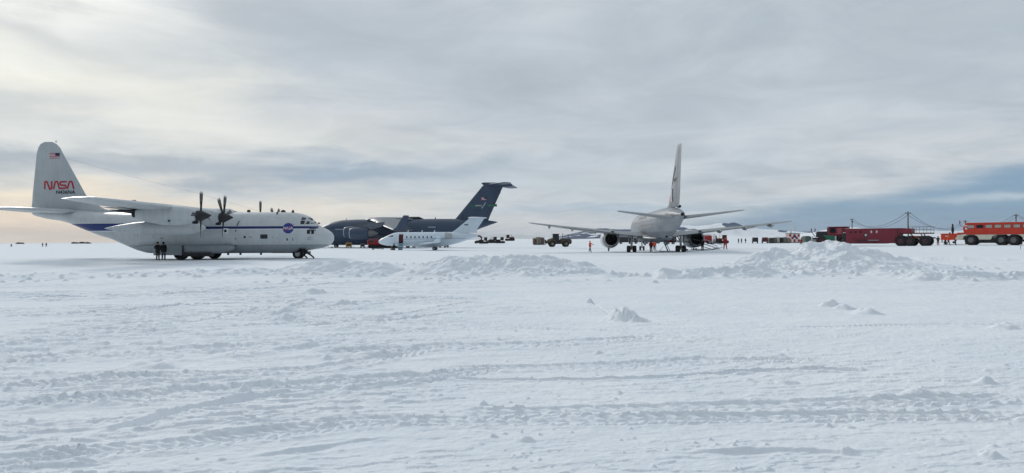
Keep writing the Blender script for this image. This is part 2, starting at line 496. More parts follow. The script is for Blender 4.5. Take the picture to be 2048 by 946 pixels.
def seg_dist(X, Y, P):
    """distance to polyline, running length and side"""
    best = np.full(X.shape, 1e9); run = np.zeros(X.shape); sid = np.zeros(X.shape); L = 0
    for (x0,y0), (x1,y1) in zip(P[:-1], P[1:]):
        dx, dy = x1-x0, y1-y0; l = math.hypot(dx, dy)
        t = np.clip(((X-x0)*dx+(Y-y0)*dy)/(l*l), 0, 1)
        d = np.hypot(X-x0-t*dx, Y-y0-t*dy); m = d < best
        best = np.where(m, d, best); run = np.where(m, L+t*l, run)
        sid = np.where(m, ((X-x0)*dy-(Y-y0)*dx)/l, sid); L += l
    return best, run, sid, L

def G(*pts): return [gpt(*p) for p in pts]
# ridges of ploughed snow: plan polyline (x, y, crest height, half width front, half width back)
def berm(X, Y, pts, s=0, blocky=0.5):
    x = np.array([p[0] for p in pts]); y = np.array([p[1] for p in pts]); h = np.array([p[2] for p in pts])
    wf = np.array([p[3] for p in pts]); wb = np.array([p[4] for p in pts])
    Xw = X+0.5*fbm(X*.6, Y*.6, 3, s+3)
    yc = np.interp(Xw, x, y); hc = np.interp(Xw, x, h, 0, 0); f = np.interp(Xw, x, wf); b = np.interp(Xw, x, wb)
    d = Y+0.9*fbm(X*.8, Y*.8, 3, s)-yc
    t = np.where(d < 0, -d/f, d/b)
    prof = np.clip(1-t, 0, 1)**1.15*(1+0.25*np.clip(1-t,0,1))/1.25
    m = (prof > 0)&(hc > 0.001)
    z = hc*prof
    amp = np.minimum(1.0, prof*3)*np.minimum(hc, 0.8)
    out = np.zeros(X.shape)
    xm, ym = X[m], Y[m]
    w1, r1 = worley(xm*1.5, ym*1.5, s+1); w2, r2 = worley(xm*3.7, ym*3.7, s+2); w3, r3 = worley(xm*8.5, ym*8.5, s+4)
    if isinstance(blocky, tuple): blocky = np.interp(xm, blocky[2:], blocky[:2])
    blocky = blocky*(.35+.9*sst(-.15,.2,fbm(xm*.35, ym*.5, 2, s+12)))
    k = 0.14*fbm(xm*1.3, ym*1.3, 4, s+6)*2+blocky*(0.20*(r1-.5)*np.clip(1-w1,0,1)+0.15*(r2-.45)*np.clip(1.1-w2,0,1)+0.12*(r3-.45)*np.clip(1.1-w3,0,1))
    out[m] = z[m]*(1+0.35*fbm(xm*.5, ym*.5, 3, s+8))+amp[m]*k
    return np.maximum(out, 0)*1.0

# windrow laid out in metres (x, y, crest height, front width, back width)
def bp(px, D, zc, wf, wb):
    p = at(px, 480, D); return (p.x, D, zc, wf, wb)
B_LEFT = [bp(-420,36,.16,3,2), bp(0,37,.20,3,2), bp(260,38,.22,2.6,2), bp(420,38,.26,2.6,2), bp(540,38.5,.34,2.4,2), bp(640,38.5,.62,3.0,2.5), bp(760,38,.55,3.0,2.4), bp(815,38,.22,1.5,1.5)]
B_MID = [bp(770,37,.0,1,1), bp(835,37.5,.42,2.4,2), bp(880,38,.72,3.4,2.4), bp(930,38.5,.90,4.2,2.5), bp(1000,38.5,.86,4.2,2.5), bp(1080,38.5,.82,4.0,2.4), bp(1150,38,.60,3.4,2), bp(1200,37,.22,2,1.5), bp(1225,36,.0,1,1)]
B_LOW = [bp(1190,33,.0,.6,.6), bp(1235,33.5,.22,1.2,1.2), bp(1300,33,.26,1.2,1.4), bp(1332,32.5,.62,1.0,1.2), bp(1365,33,.30,1.2,1.2), bp(1400,33,.40,1.5,1.4), bp(1440,33.5,.5,2,2), bp(1500,34,.5,2,2), bp(1560,34,.2,2,2), bp(1600,34,0,1,1)]
B_BIG = [bp(1400,37,.0,1.5,1.5), bp(1440,38,.42,3,3), bp(1480,39,.78,4,3), bp(1530,40,1.18,5.5,3.5), bp(1580,40.5,1.18,6.5,4), bp(1630,41,1.45,7.5,4.5), bp(1680,41,1.40,8,4.5), bp(1710,41,1.18,7.5,4.5), bp(1760,41.5,.80,6,4), bp(1820,42,.42,5,4), bp(1890,43,.16,4,4), bp(1960,44,0,3,3)]
B_RLOW = [bp(1700,32,.0,1,1), bp(1780,31.5,.10,1,1), bp(1835,31,.40,1.3,1.3), bp(1880,30.5,.30,1.3,1.3), bp(1935,30.5,.40,1.4,1.3), bp(2000,31,.24,1.2,1.2), bp(2060,31.5,.30,1.3,1.3), bp(2200,32,.25,1.3,1.3), bp(2500,33,.2,1.3,1.3)]
B_RFAR = [bp(1740,57,.0,1.5,1.5), bp(1790,57,.35,2,2), bp(1860,56,.42,2,2), bp(1960,55,.25,2,2), bp(2060,55,.22,2,2), bp(2300,56,.3,2,2)]
B_MIDFAR = [bp(560,50,.0,1,1), bp(640,50,.14,2,2), bp(800,50,.16,2,2), bp(1100,52,.10,2,2), bp(1200,52,0,1,1)]
# wheel and track marks: (photo polyline, width, depth, tread pitch or 0, edge lip)
TR = [
 (G((640,640),(900,648),(1200,662),(1560,700)), .30, .016, 0, .02),
 (G((600,706),(900,696),(1100,691),(1300,681),(1460,686)), .5, .035, .2, .03),
 (G((860,733),(1050,729),(1250,725),(1400,718),(1560,722),(1700,726)), .46, .042, .17, .025),
 (G((820,748),(1000,756),(1300,752),(1500,742),(1680,744),(1780,748)), .22, .05, 0, .045),
 (G((880,828),(1050,826),(1250,823),(1450,817),(1700,810),(2100,800)), .46, .04, .21, .03),
 (G((700,846),(1100,844),(1500,841),(1700,838),(2100,834)), .40, .035, .19, .02),
 (G((-40,600),(300,590),(560,574),(760,560)), .35, .05, 0, .05),
 (G((-40,640),(160,628),(420,606),(640,600)), .30, .05, 0, .05),
 (G((100,650),(400,634),(560,616),(700,604),(840,592)), .25, .04, 0, .03),
 (G((-60,690),(200,668),(500,652),(760,640),(960,600)), .45, .03, .2, .03),
 (G((-60,720),(200,706),(460,690),(700,672),(900,655)), .5, .03, .18, .03),
 (G((-60,780),(220,756),(470,744),(640,732),(900,690)), .5, .04, .16, .04),
 (G((-60,812),(180,800),(420,778),(620,762),(860,748),(1000,730)), .5, .045, .15, .04),
 (G((180,880),(380,818),(560,786),(760,768),(960,742)), .30, .05, 0, .05),
 (G((-60,940),(240,900),(420,886),(700,850),(900,836)), .42, .04, .12, .03),
 (G((470,930),(600,904),(720,888),(820,880)), .24, .03, 0, .03),
 (G((200,668),(360,648),(540,622),(700,610)), .16, .035, 0, .03),
 (G((400,612),(640,618),(820,622)), .14, .03, 0, .02),
 (G((560,655),(800,640),(900,626),(960,622)), .18, .04, 0, .03),
 (G((700,600),(900,592),(1100,600)), .12, .03, 0, .02),
 (G((1180,600),(1240,640),(1330,650),(1420,672)), .10, .03, 0, .02),
 (G((1600,600),(1700,612),(1800,625)), .12, .02, 0, .02),
 (G((1500,660),(1700,655),(1900,650),(2100,652)), .14, .02, 0, .02),
 (G((1640,912),(1820,906)), .16, .03, 0, .03),
 (G((1330,912),(1560,905),(1800,915)), .2, .03, 0, .03),
]
# single chunks and small heaps: photo foot point, radius m, height m
LUMPS = [((1256,640),.42,.24),((1228,638),.3,.14),((1275,643),.3,.12),((1180,604),.16,.12),((1665,614),.35,.16),((1690,618),.3,.10),((1740,628),.4,.12),((1718,626),.25,.08),
 ((628,584),.5,.16),((600,612),.5,.12),((560,628),.6,.14),((610,600),.5,.12),((575,640),.5,.10),((690,612),.4,.12),((296,726),.35,.07),((265,732),.3,.05),((486,780),.12,.07),((712,780),.07,.04),((655,712),.14,.05),
 ((1196,706),.10,.06),((1576,768),.16,.05),((1560,762),.1,.03),((1830,790),.18,.05),((1970,770),.12,.07),((1690,905),.08,.03),((1980,915),.1,.05),((1050,885),.09,.03),((1560,710),.1,.03),
 ((62,848),.06,.03),((245,845),.09,.03),((330,730),.3,.08),((2040,655),.5,.12),((2010,658),.3,.08),((1900,548),.5,.2),((1310,565),.2,.1)]
rl = random.Random(3)
for k in range(620):
    # loose crumbs, thicker on the churned left and along the tracks
    if k % 3: px = rl.uniform(-200, 1250); py = rl.choice([rl.uniform(600, 946), rl.uniform(640, 860)])
    else: px = rl.uniform(900, 2150); py = rl.uniform(700, 946)
    sc_ = min(1.0, 620.0/py)*(1.0 if k % 11 else 1.7)
    LUMPS.append(((px, py), rl.uniform(.018, .055)*sc_, rl.uniform(.008, .026)*sc_))

def relief(X, Y):
    z = base_z(X, Y)
    r = np.hypot(X, Y)
    z = z+0.10*fbm(X/23, Y/17, 2, 50)*sst(8, 40, r)
    fade = 1-sst(60, 140, r)
    # wind packed undulation, long across the view
    z = z+fade*(0.09*fbm(X/7+5, Y/3.2, 3, 51)*sst(3, 12, r))
    # churned surface: strong on the left and in the foreground, smooth apron on the right
    u = X/np.maximum(Y, .5)
    smooth = np.exp(-((X-9)/6.5)**2-((Y-20)/7.5)**2)+0.7*np.exp(-((X-1.0)/3.0)**2-((Y-24)/4)**2)+.8*np.exp(-((X-.6)/1.3)**2-((Y-9.4)/.8)**2)+.7*np.exp(-((X-1.2)/1.6)**2-((Y-6.6)/.5)**2)
    smooth = np.clip(smooth+0.4*fbm(X/2, Y/2, 2, 60), 0, 1)
    churn = .60*(0.30+0.70*sst(.12, -.25, u))*(1-smooth)*sst(34, 24, Y)*sst(-.2, .35, fbm(X/2.6, Y/1.5, 3, 61)+.25)
    m = (r < 60)&(Y > 0)
    xm, ym, cm = X[m], Y[m], churn[m]
    a = R(14); q = xm*math.cos(a)+ym*math.sin(a); p = -xm*math.sin(a)+ym*math.cos(a)
    rip = fbm(q*1.6, p*5.5, 4, 62, .55)
    chop = fbm(q*5.0, p*12.0, 3, 63, .55)
    w, h = worley(q*3.0, p*6.5, 64)
    pit = np.clip(.35-w, 0, 1)*np.where(h > .45, 1, 0)
    ridge = 1-np.abs(fbm(q*.9, p*3.2, 3, 65))*4
    # thin broken ledges of wind crust and cleat marks: short, crisp, all lying along the drag direction
    led = fbm(q*2.2+3, p*9.0, 3, 68, .6); led2 = fbm(q*5.5+9, p*21.0, 2, 69, .5)
    ledge = sst(.06, .10, led)+.6*sst(.10, .14, led2)
    add = cm*(0.026*rip+0.014*chop-0.05*pit+0.012*np.clip(ridge,0,1)+.030*ledge*np.minimum(1.6, .5+r[m]/16))
    add = add+.006*sst(.16, .20, led)*(1-smooth[m])+.10*np.clip(fbm(q*.33+4, p*1.3, 3, 74)-.22, 0, 1)*sst(3, 9, r[m])*(1-smooth[m])*(.4+.6*sst(.2,-.2,u[m]))
    base_tex = 0.010*fbm(xm*3, ym*3, 4, 66, .6)+0.004*fbm(xm*14, ym*14, 3, 67, .6)
    zz = z[m]+add+base_tex*(1+.5*(r[m]/20))
    for pl, wd, dp, tread, lip in TR:
        px0 = min(p_[0] for p_ in pl)-1; px1 = max(p_[0] for p_ in pl)+1; py0 = min(p_[1] for p_ in pl)-1; py1 = max(p_[1] for p_ in pl)+1
        k = (xm > px0)&(xm < px1)&(ym > py0)&(ym < py1)
        if not k.any(): continue
        xk = xm[k]; yk = ym[k]
        xk2 = xk+.05*fbm(xk*1.1, yk*1.1, 2, 70); yk2 = yk+.10*fbm(xk*.8, yk*.8, 2, 71)
        d, run, sid, L = seg_dist(xk2, yk2, pl)
        ends = sst(0, .8, run)*sst(L, L-.8, run)
        brk = sst(-.28, .05, fbm(run*.7, np.zeros_like(run)+wd*9, 2, 72))
        h = wd/2
        rut = -1.25*dp*sst(h, h*.75, d)*(.5+.5*brk)
        lipz = .6*lip*np.exp(-((d-h*1.15)/(h*.28))**2)*(.4+1.2*np.abs(fbm(run*3, sid*3, 3, 73))*2)*.8
        if tread:
            ph = (run+np.abs(sid)*.9)/tread
            bar = sst(.25, .45, ph-np.floor(ph))*sst(1.0, .85, ph-np.floor(ph))
            t2 = np.abs(sid)/h
            rut = rut+dp*1.25*bar*sst(1.05, .9, t2)*sst(.06, .2, t2)*(.35+.65*brk)
        zz[k] = zz[k]*(1.0)+(rut+lipz)*ends
    for (pp, rad, hh) in LUMPS:
        cx, cy = gpt(*pp)
        k = (np.abs(xm-cx) < rad*2)&(np.abs(ym-cy) < rad*2)
        if not k.any(): continue
        xk = xm[k]; yk = ym[k]
        d = np.hypot(xk-cx, (yk-cy)*1.3)/rad+0.38*fbm((xk-cx)/rad*1.1+cx*7, (yk-cy)/rad*1.1+cy*3, 3, 80)
        zz[k] += hh*sst(1.05, .1, d)*(1+.5*fbm((xk-cx)/rad*2.5+cx, (yk-cy)/rad*2.5, 2, 81))
    z[m] = zz
    mb_ = (Y > 22)&(Y < 66)&(r < 95)
    xb, yb = X[mb_], Y[mb_]; acc = np.zeros(xb.shape)
    for B, s, bl in ((B_LEFT,100,.45),(B_MID,130,.55),(B_LOW,160,1.0),(B_BIG,190,(.85,.2,13,19)),(B_RLOW,220,1.0),(B_RFAR,250,.9),(B_MIDFAR,280,.6)):
        acc = np.maximum(acc, berm(xb, yb, B, s, bl))
    # crumbs thrown off along the foot of the windrow
    w, h = worley(xb*1.7, yb*1.7, 300)
    near = sst(0.0, .02, acc)*sst(.5, .1, acc)+.9*np.exp(-((yb-32.5)/2.2)**2)*sst(-.05,.2,fbm(xb/3, yb/3, 2, 301)+.05)
    acc = acc+near*.13*np.clip(.30-w, 0, 1)/.3*np.where(h > .62, 1, 0)
    z[mb_] += acc
    # drifts and old tracks beyond, out on the skiway
    mf = r > 45
    xf, yf = X[mf], Y[mf]
    f2 = sst(45, 60, r[mf])*(1-sst(900, 2500, r[mf]))
    leftw = sst(.1, -.35, xf/np.maximum(yf, 1))*(yf > 0)
    z[mf] += f2*(0.035*fbm(xf/5, yf/2.2, 3, 310)+leftw*.10*fbm(xf/14, yf/3.5, 3, 311)*2)
    # plough banks at the far edge of the apron on the left
    bank = leftw*np.exp(-((yf-520-.05*xf)/35)**2)*(1.0+1.4*fbm(xf/9, yf/30, 3, 312))
    z[mf] += np.maximum(bank, 0)*.9
    return z

def snow_field():
    ang = []
    a = -R(42)
    fine = np.linspace(-R(41), R(41), 1240)
    coarse = np.linspace(R(41), R(319), 90)[1:-1]
    ang = np.concatenate([fine, coarse])
    rr = [0.25]; r = 0.25
    while r < 9000:
        if r < 4.6: dr = .18 if r < 3.8 else .05
        elif r < 50: dr = min(max(r*r/2533*.8, .009), .052 if r > 27.5 else .062)
        elif r < 62: dr = .16
        else: dr = r*.022
        r += dr; rr.append(r)
    rr = np.array(rr)
    A, RR = np.meshgrid(ang, rr)
    X = RR*np.sin(A); Y = RR*np.cos(A)
    Z = relief(X.ravel(), Y.ravel())
    nR, nA = X.shape
    co = np.empty((nR*nA+1, 3), np.float32)
    co[:-1,0] = X.ravel(); co[:-1,1] = Y.ravel(); co[:-1,2] = Z; co[-1] = (0,0,float(Z[:nA].mean()))
    i = np.arange(nR-1)[:,None]*nA; j = np.arange(nA)[None,:]; j2 = (j+1) % nA
    q = np.stack([i+j, i+nA+j, i+nA+j2, i+j2], -1).reshape(-1, 4)
    t = np.stack([np.full(nA, nR*nA), np.arange(nA), (np.arange(nA)+1) % nA], -1)
    # orientation: azimuth runs clockwise seen from above
    me = bpy.data.meshes.new('snow_ground')
    nv = co.shape[0]; nq = q.shape[0]; nt = t.shape[0]
    me.vertices.add(nv); me.vertices.foreach_set('co', co.ravel())
    me.loops.add(nq*4+nt*3); me.loops.foreach_set('vertex_index', np.concatenate([q.ravel(), t.ravel()]).astype(np.int32))
    me.polygons.add(nq+nt)
    ls = np.concatenate([np.arange(nq)*4, nq*4+np.arange(nt)*3]).astype(np.int32)
    me.polygons.foreach_set('loop_start', ls)
    me.polygons.foreach_set('use_smooth', np.ones(nq+nt, bool))
    me.update(calc_edges=True)
    if me.polygons[nq//2].normal.z < 0: me.flip_normals()
    o = bpy.data.objects.new('snow_ground', me); COL.objects.link(o); o['kind'] = 'structure'
    return o, nv
def snow_mat():
    m, N, b = base_mat('snow')
    tc = N.n('ShaderNodeTexCoord').outputs['Object']
    n1 = N.noise(tc, .35, 5, .6); n2 = N.noise(tc, 5.0, 5, .65)
    f = N.ramp(N.m('ADD', N.m('MULTIPLY', n1, .6), N.m('MULTIPLY', n2, .4)), .35, .65)
    # wind packed ice is a touch greyer than the fresh crust
    col = N.mix(f, (.77,.82,.865), (.84,.87,.90))
    m.node_tree.links.new(col, b.inputs['Base Color'])
    b.inputs['Roughness'].default_value = .95
    b.inputs['Specular IOR Level'].default_value = .08
    bp_ = N.n('ShaderNodeBump'); bp_.inputs['Strength'].default_value = .55; bp_.inputs['Distance'].default_value = .012
    hgt = N.m('ADD', N.noise(tc, 22, 5, .7), N.m('MULTIPLY', N.noise(tc, 110, 3, .6), .35))
    m.node_tree.links.new(hgt, bp_.inputs['Height']); m.node_tree.links.new(bp_.outputs[0], b.inputs['Normal'])
    return m
SNOW = snow_mat()
ground, _nv = snow_field(); ground.data.materials.append(SNOW)
print('ground verts', _nv)

# ------------------------------------------------------------------ far hills
def hill_mat():
    m, N, b = base_mat('snow_and_rock')
    g = N.n('ShaderNodeNewGeometry')
    tc = N.n('ShaderNodeTexCoord').outputs['Object']
    sp = N.n('ShaderNodeSeparateXYZ'); m.node_tree.links.new(tc, sp.inputs[0])
    at_ = N.n('ShaderNodeAttribute'); at_.attribute_name = 'rock'
    k = N.ramp(at_.outputs['Fac'], .34, .5)
    n = N.noise(tc, .02, 5, .6)
    rock = N.mix(n, (.004,.020,.078), (.012,.045,.13))  # blue of the distant air is put into the rock colour
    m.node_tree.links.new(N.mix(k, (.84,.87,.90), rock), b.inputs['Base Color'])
    b.inputs['Roughness'].default_value = .8
    return m
HILL = hill_mat()
def hill(name, D0, D1, table, rocks, seed, nx=420, ny=36):
    """ridge whose skyline follows table (photo px, skyline py); rocks: (px, half width, py, half height, amount)"""
    px = np.array([t[0] for t in table], float); py = np.array([t[1] for t in table], float)
    us = np.linspace(px[0], px[-1], nx)
    T, U = np.meshgrid(np.arange(ny+1)/ny, us, indexing='ij')
    Dm = D0+(D1-D0)*T
    tops = [at(u, float(np.interp(u, px, py)), D1) for u in us]
    hm = np.array([max(p.z, 0) for p in tops])[None,:]; Xm = np.array([p.x for p in tops])[None,:]/D1*Dm
    S = D1/4300*260
    n = fbm(Xm/S, Dm/S, 6, seed); n2 = fbm(Xm/S*4.3, Dm/S*2.2, 4, seed+3)
    Zm = hm*T**0.8*(1+(1-T)*n*1.1)+hm*.07*n2*np.minimum(1, T*3)-2*(1-T)
    yy = 479-(Zm-EYE)/Dm*F; v = np.zeros(T.shape)
    for rpx, rw, rpy, rh, am in rocks: v = np.maximum(v, am*np.exp(-((U-rpx)/rw)**2-((yy-rpy)/rh)**2))
    rk = list((v*(.75+1.9*(n2+.8*n))).ravel())
    vs = list(zip(Xm.ravel().tolist(), Dm.ravel().tolist(), Zm.ravel().tolist()))
    fs = []
    for j in range(ny):
        for i in range(nx-1):
            a = j*nx+i; fs.append((a, a+1, a+nx+1, a+nx))
    # back slope closes the ridge
    o2 = len(vs)
    for i in range(nx):
        x, y, z = vs[ny*nx+i]; vs.append((x*1.15, y*1.15, -3.0)); rk.append(0)
    for i in range(nx-1): fs.append((ny*nx+i, ny*nx+i+1, o2+i+1, o2+i))
    me = bpy.data.meshes.new(name); me.from_pydata(vs, [], fs)
    at_ = me.attributes.new('rock', 'FLOAT', 'POINT'); at_.data.foreach_set('value', rk)
    me.polygons.foreach_set('use_smooth', [True]*len(me.polygons)); me.materials.append(HILL); me.update()
    o = bpy.data.objects.new(name, me); COL.objects.link(o); o['kind'] = 'structure'
    return o
hill('hill', 3000, 4300, [(1020,480),(1060,478),(1110,474),(1140,468),(1180,459),(1200,456),(1230,459),(1270,458),(1310,452),(1350,449),(1400,452),(1440,448),(1468,445),(1495,452),(1520,458),(1560,460),(1590,463),(1640,468),(1700,476)],
     [(1190,66,467,10,3.4),(1262,48,469,11,3.2),(1300,50,462,9,1.8),(1474,22,451,5,1.7),(1500,14,454,4,1.5),(1567,10,462,4,1.1),(1345,40,458,6,.8)], 400)
hill('hill', 4600, 6500, [(1330,476),(1420,466),(1500,461),(1600,463),(1700,462),(1850,461.5),(1900,461.5),(1960,461),(2048,461),(2200,460),(2400,466),(2600,476)],
     [(1610,25,465,3,.7)], 430)
# snow bank in the middle distance behind the vehicles on the right
hill('snow_bank', 520, 700, [(1560,476),(1600,470),(1640,462),(1670,456),(1700,454),(1740,458),(1790,463),(1860,467),(1960,472),(2060,476)], [], 460, nx=200, ny=24)
hill('snow_bank', 800, 1200, [(860,482),(930,480),(1000,477),(1060,478),(1110,479),(1200,477),(1340,476),(1400,472),(1440,470),(1500,474),(1560,477)], [], 470, nx=160, ny=20)
# ------------------------------------------------------------------ NASA style four engined turboprop transport
BV = {}
def sect(rows): return rows
def c130():
    X0 = 0.0
    nx = gx(668, 73.5)
    root = thing('propeller_plane', 'white four engined propeller transport plane with NASA on its tail fin', 'airplane', (nx, 73.5, gz(nx, 73.5)), 0)
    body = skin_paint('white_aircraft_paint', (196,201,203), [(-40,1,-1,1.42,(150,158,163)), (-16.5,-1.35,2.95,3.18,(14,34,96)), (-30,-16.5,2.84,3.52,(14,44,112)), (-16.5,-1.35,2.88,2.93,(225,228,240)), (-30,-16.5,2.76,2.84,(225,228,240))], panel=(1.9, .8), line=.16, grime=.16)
    wingp = skin_paint('wing_paint', (186,191,193), panel=(.8, 2.0), line=.15)
    sec = [(0.0,2.12,1.98,.04),(.05,2.34,1.76,.28),(.22,2.58,1.50,.58),(.6,2.86,1.22,.92),(1.1,3.10,1.06,1.22),(1.5,3.32,.98,1.42),(1.9,3.72,.92,1.58),(2.35,4.12,.84,1.74),(2.9,4.38,.74,1.88),(3.6,4.53,.66,2.0),(4.6,4.60,.60,2.1),(6,4.62,.58,2.14),(12,4.63,.58,2.14),(17.6,4.63,.60,2.14),(18.3,4.63,.66,2.13),(19.2,4.63,.92,2.1),(20.2,4.64,1.33,2.04),(21.6,4.68,1.97,1.94),(22.9,4.74,2.36,1.80),(24.3,4.85,2.92,1.6),(25.9,4.95,3.60,1.3),(26.9,4.98,3.86,1.1),(28.2,4.98,4.05,.85),(29.4,4.92,4.35,.4),(29.75,4.8,4.55,.1)]
    sec = [(*q, 2.0 if q[0] < 2 or q[0] > 20 else 2.25) for q in sec]
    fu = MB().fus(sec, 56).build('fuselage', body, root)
    bv = tri_pts(fu)
    def P(mb, nm, m, label=None, off=.012, par=fu):
        mb.v = [(v[0]*.9727+.46, v[1], 1.7+(v[2]-1.7)*.973) for v in mb.v]
        return project(mb, bv, -1, off).build(nm, m, par, label, smooth=0)
    plain = skin_paint('white_nacelle_paint', (190,196,199), panel=(1.1,.6), line=.14, grime=.22)
    # wing box fairing and wing
    w = MB()
    for s in (-1, 1):
        w.wing([((-10.5,0,4.50),5.1,.15),((-10.6,s*2.2,4.52),5.0,.15),((-10.8,s*5,4.55),4.8,.15),((-11.2,s*10.4,4.66),4.3,.14),((-12.35,s*19.2,4.86),2.75,.13),((-12.7,s*19.9,4.88),2.2,.11),((-13.2,s*20.2,4.88),1.2,.07)], m=10)
    wg = w.build('wing', wingp, root)
    MB().fus([(9.7,4.75,4.3,.5),(10.3,4.98,4.2,1.4),(12.5,5.02,4.2,1.8),(15,4.95,4.2,1.6),(17,4.7,4.3,.8)], 24).build('wing_fairing', plain, root)
    # flap hinge line openings and flap edge (dark slot along the trailing edge)
    for s in (-1, 1):
        MB().wing([((-14.72,s*2.4,4.42),1.35,.10),((-14.75,s*12.6,4.56),1.2,.10)]).build('flap', wingp, wg)
        MB().wing([((-14.5,s*12.9,4.66),1.15,.09),((-14.15,s*19.0,4.82),.8,.09)]).build('aileron', wingp, wg)
        MB().ball((-12.55, s*14.2, 5.02), .10, 8, sz=(2.2,1,.7)).build('fuel_cap', M['dark'], wg)
    # fin with dorsal fillet
    fp = skin_paint('fin_paint', (182,188,191), panel=(1.4, 1.1), line=.12, grime=.14)
    fin = MB().wing([((-19.8,0,4.45),9.9,.05),((-22.6,0,5.0),7.25,.09),((-24.0,0,5.9),5.75,.11),((-24.45,0,6.4),5.28,.12),((-26.75,0,10.6),2.55,.12),((-27.0,0,11.1),2.15,.12),((-27.35,0,11.45),1.6,.11),((-27.75,0,11.66),.8,.08)], 'y', m=10).build('tail_fin', fp, root)
    fb = tri_pts(fin)
    ru = MB()
    stroke(ru, [(-28.28,5.15),(-28.28,10.9)], .03); project(ru, fb, -1, .006).build('rudder', M['grey'], fin, smooth=0)
    # lettering on the fin (starboard side)
    NR = mat('lettering_red', (176,22,44), .5, var=.05); NB = mat('lettering_navy', (28,36,60), .5, var=.05)
    x0, z0, h, wd = -28.42, 6.98, .78, .155
    def worm(mb):
        # letters as continuous rounded ribbons: N, crossbar-less A, S, A
        zt, zb = z0+h, z0
        def arc(cx, cz, r, a0, a1, n=7): return [(cx+r*math.cos(R(a0+(a1-a0)*i/n)), cz+r*math.sin(R(a0+(a1-a0)*i/n))) for i in range(n+1)]
        r = .13
        n_ = [(x0,zb)]+arc(x0+r, zt-r-.02, r, 180, 40)+[(x0+.47,zb+.14)]+arc(x0+.58, zb+r, r, 220, 360)+[(x0+.71,zt)]
        stroke(mb, n_, wd)
        def A(x): stroke(mb, [(x,zb)]+arc(x+.30, zt-r-.02, r, 165, 15)+[(x+.62,zb)], wd)
        A(x0+.90)
        xs = x0+1.50
        s_ = [(xs+.72,zt-.06)]+[(xs+.2,zt-.06)]+arc(xs+.24, z0+h*.5+.155, .17, 90, 270)[0:]+[(xs+.5,z0+h*.5-.015)]+arc(xs+.52, z0+h*.5-.165, .15, 90, -90)+[(xs-.02,zb+.07)]
        stroke(mb, s_, wd)
        A(xs+.80)
    t = MB(); worm(t); project(t, fb, -1, .02).build('agency_lettering', NR, fin, smooth=0)
    t = text_mb(MB(), 'N436NA', -26.3, 6.66, .5, -1, bold=.012, sx=1.02); project(t, fb, -1, .02).build('registration_lettering', NB, fin, smooth=0)
    f = flag_mb(MB(), -27.95, -26.95, 10.02, 10.55, True); project(f, fb, -1, .02).build('flag', FLAG, fin, smooth=0)
    MB().tube([(-27.4,0,11.6),(-27.4,0,11.78)], .04).build('beacon', M['dark'], fin)
    # tailplane
    for s in (-1, 1):
        hp = MB().wing([((-24.9,s*.6,4.72),4.3,.11),((-25.3,s*2,4.74),4.0,.11),((-26.6,s*7.4,4.80),2.4,.10),((-26.9,s*7.9,4.80),1.7,.08),((-27.3,s*8.05,4.80),.9,.05)]).build('tailplane', wingp, root)
        MB().wing([((-28.2,s*1.2,4.66),1.3,.08),((-28.15,s*7.6,4.74),.9,.08)]).build('elevator', wingp, hp)
    # nacelles and propellers
    blades_ang = {-10.0: (3, 96, 183, 272), -5.0: (12, 70, 190, 325), 5.0: (2, 92, 182, 272), 10.0: (44, 134, 224, 314)}
    dk = mat('spinner_black', (30,31,34), .5)
    blm = mat('blade_grey', (84,80,84), .45); blt = mat('blade_tip', (190,186,180), .5); blb = mat('blade_boot', (26,26,28), .6)
    for y, angs in blades_ang.items():
        n = MB().fus([(9.25,4.28,3.6,.34),(9.35,4.40,3.42,.46),(9.9,4.62,3.22,.56),(10.8,4.78,3.1,.62),(12.2,4.86,3.15,.62),(13.4,4.72,3.4,.52),(14.4,4.5,3.7,.35)], 24, y0=y, ex=2.4).build('engine_nacelle', plain, root)
        MB().revolve([(-14.75,.24),(-14.7,.27),(-13.6,.32),(-12.9,.30)], (0,y,4.1), 'x', 20, cap=(True,True)).build('exhaust_pipe', M['hole'], n)
        MB().tube([(-13.2,y,4.28),(-14.6,y,4.32),(-15.8,y,4.40),(-16.7,y,4.48)], [.30,.22,.12,.03], 12).build('dark_taper', M['dark'], n)  # dark tapering tube below the wing, aft of the engine
        MB().box((-9.45,y,3.42),(.35,.62,.34),b=.08).build('intake', M['hole'], n)
        MB().ball((-11.4,y-.6*(1 if y < 0 else -1)*1,3.5),.10,8,sz=(1.3,.6,.8)).build('vent', M['dark'], n)
        pr = MB().revolve([(-8.05,.01),(-8.12,.06),(-8.4,.22),(-8.7,.36),(-8.85,.44),(-9.25,.46),(-9.3,.3)], (0,y,3.95), 'x', 24, cap=(True,True)).build('propeller', dk, root)
        for a in angs:
            b = MB(); rings = []; 
            st = [(.30,.16,.14,20,2),(.55,.17,.13,25,2),(.85,.20,.10,50,2),(1.2,.28,.07,60,0),(1.55,.34,.05,66,0),(1.86,.36,.04,70,0),(1.90,.36,.04,70,1),(2.0,.34,.035,72,1),(2.06,.26,.02,72,1)]
            mi = []
            for r_, c_, t_, tw, k in st:
                rg = []
                for q in range(10):
                    th = 2*math.pi*q/10; u = c_/2*math.cos(th); v = t_/2*math.sin(th)
                    ta = R(62-tw*.5)
                    # chord mostly along x when feathered
                    lx = u*math.sin(ta)-v*math.cos(ta); ly = u*math.cos(ta)+v*math.sin(ta)
                    rg.append(Vector((lx, ly, r_)))
                rings.append(rg)
            m4 = Matrix.Translation((-8.95,y,3.95)) @ Matrix.Rotation(R(-a),4,'X')
            rings = [[m4 @ p for p in rg] for rg in rings]
            b.loft(rings[:4], mi=2); b.loft(rings[3:7], cap=(False,False), mi=0); b.loft(rings[6:], cap=(False,True), mi=1)
            b.build('blade', [blm, blt, blb], pr)
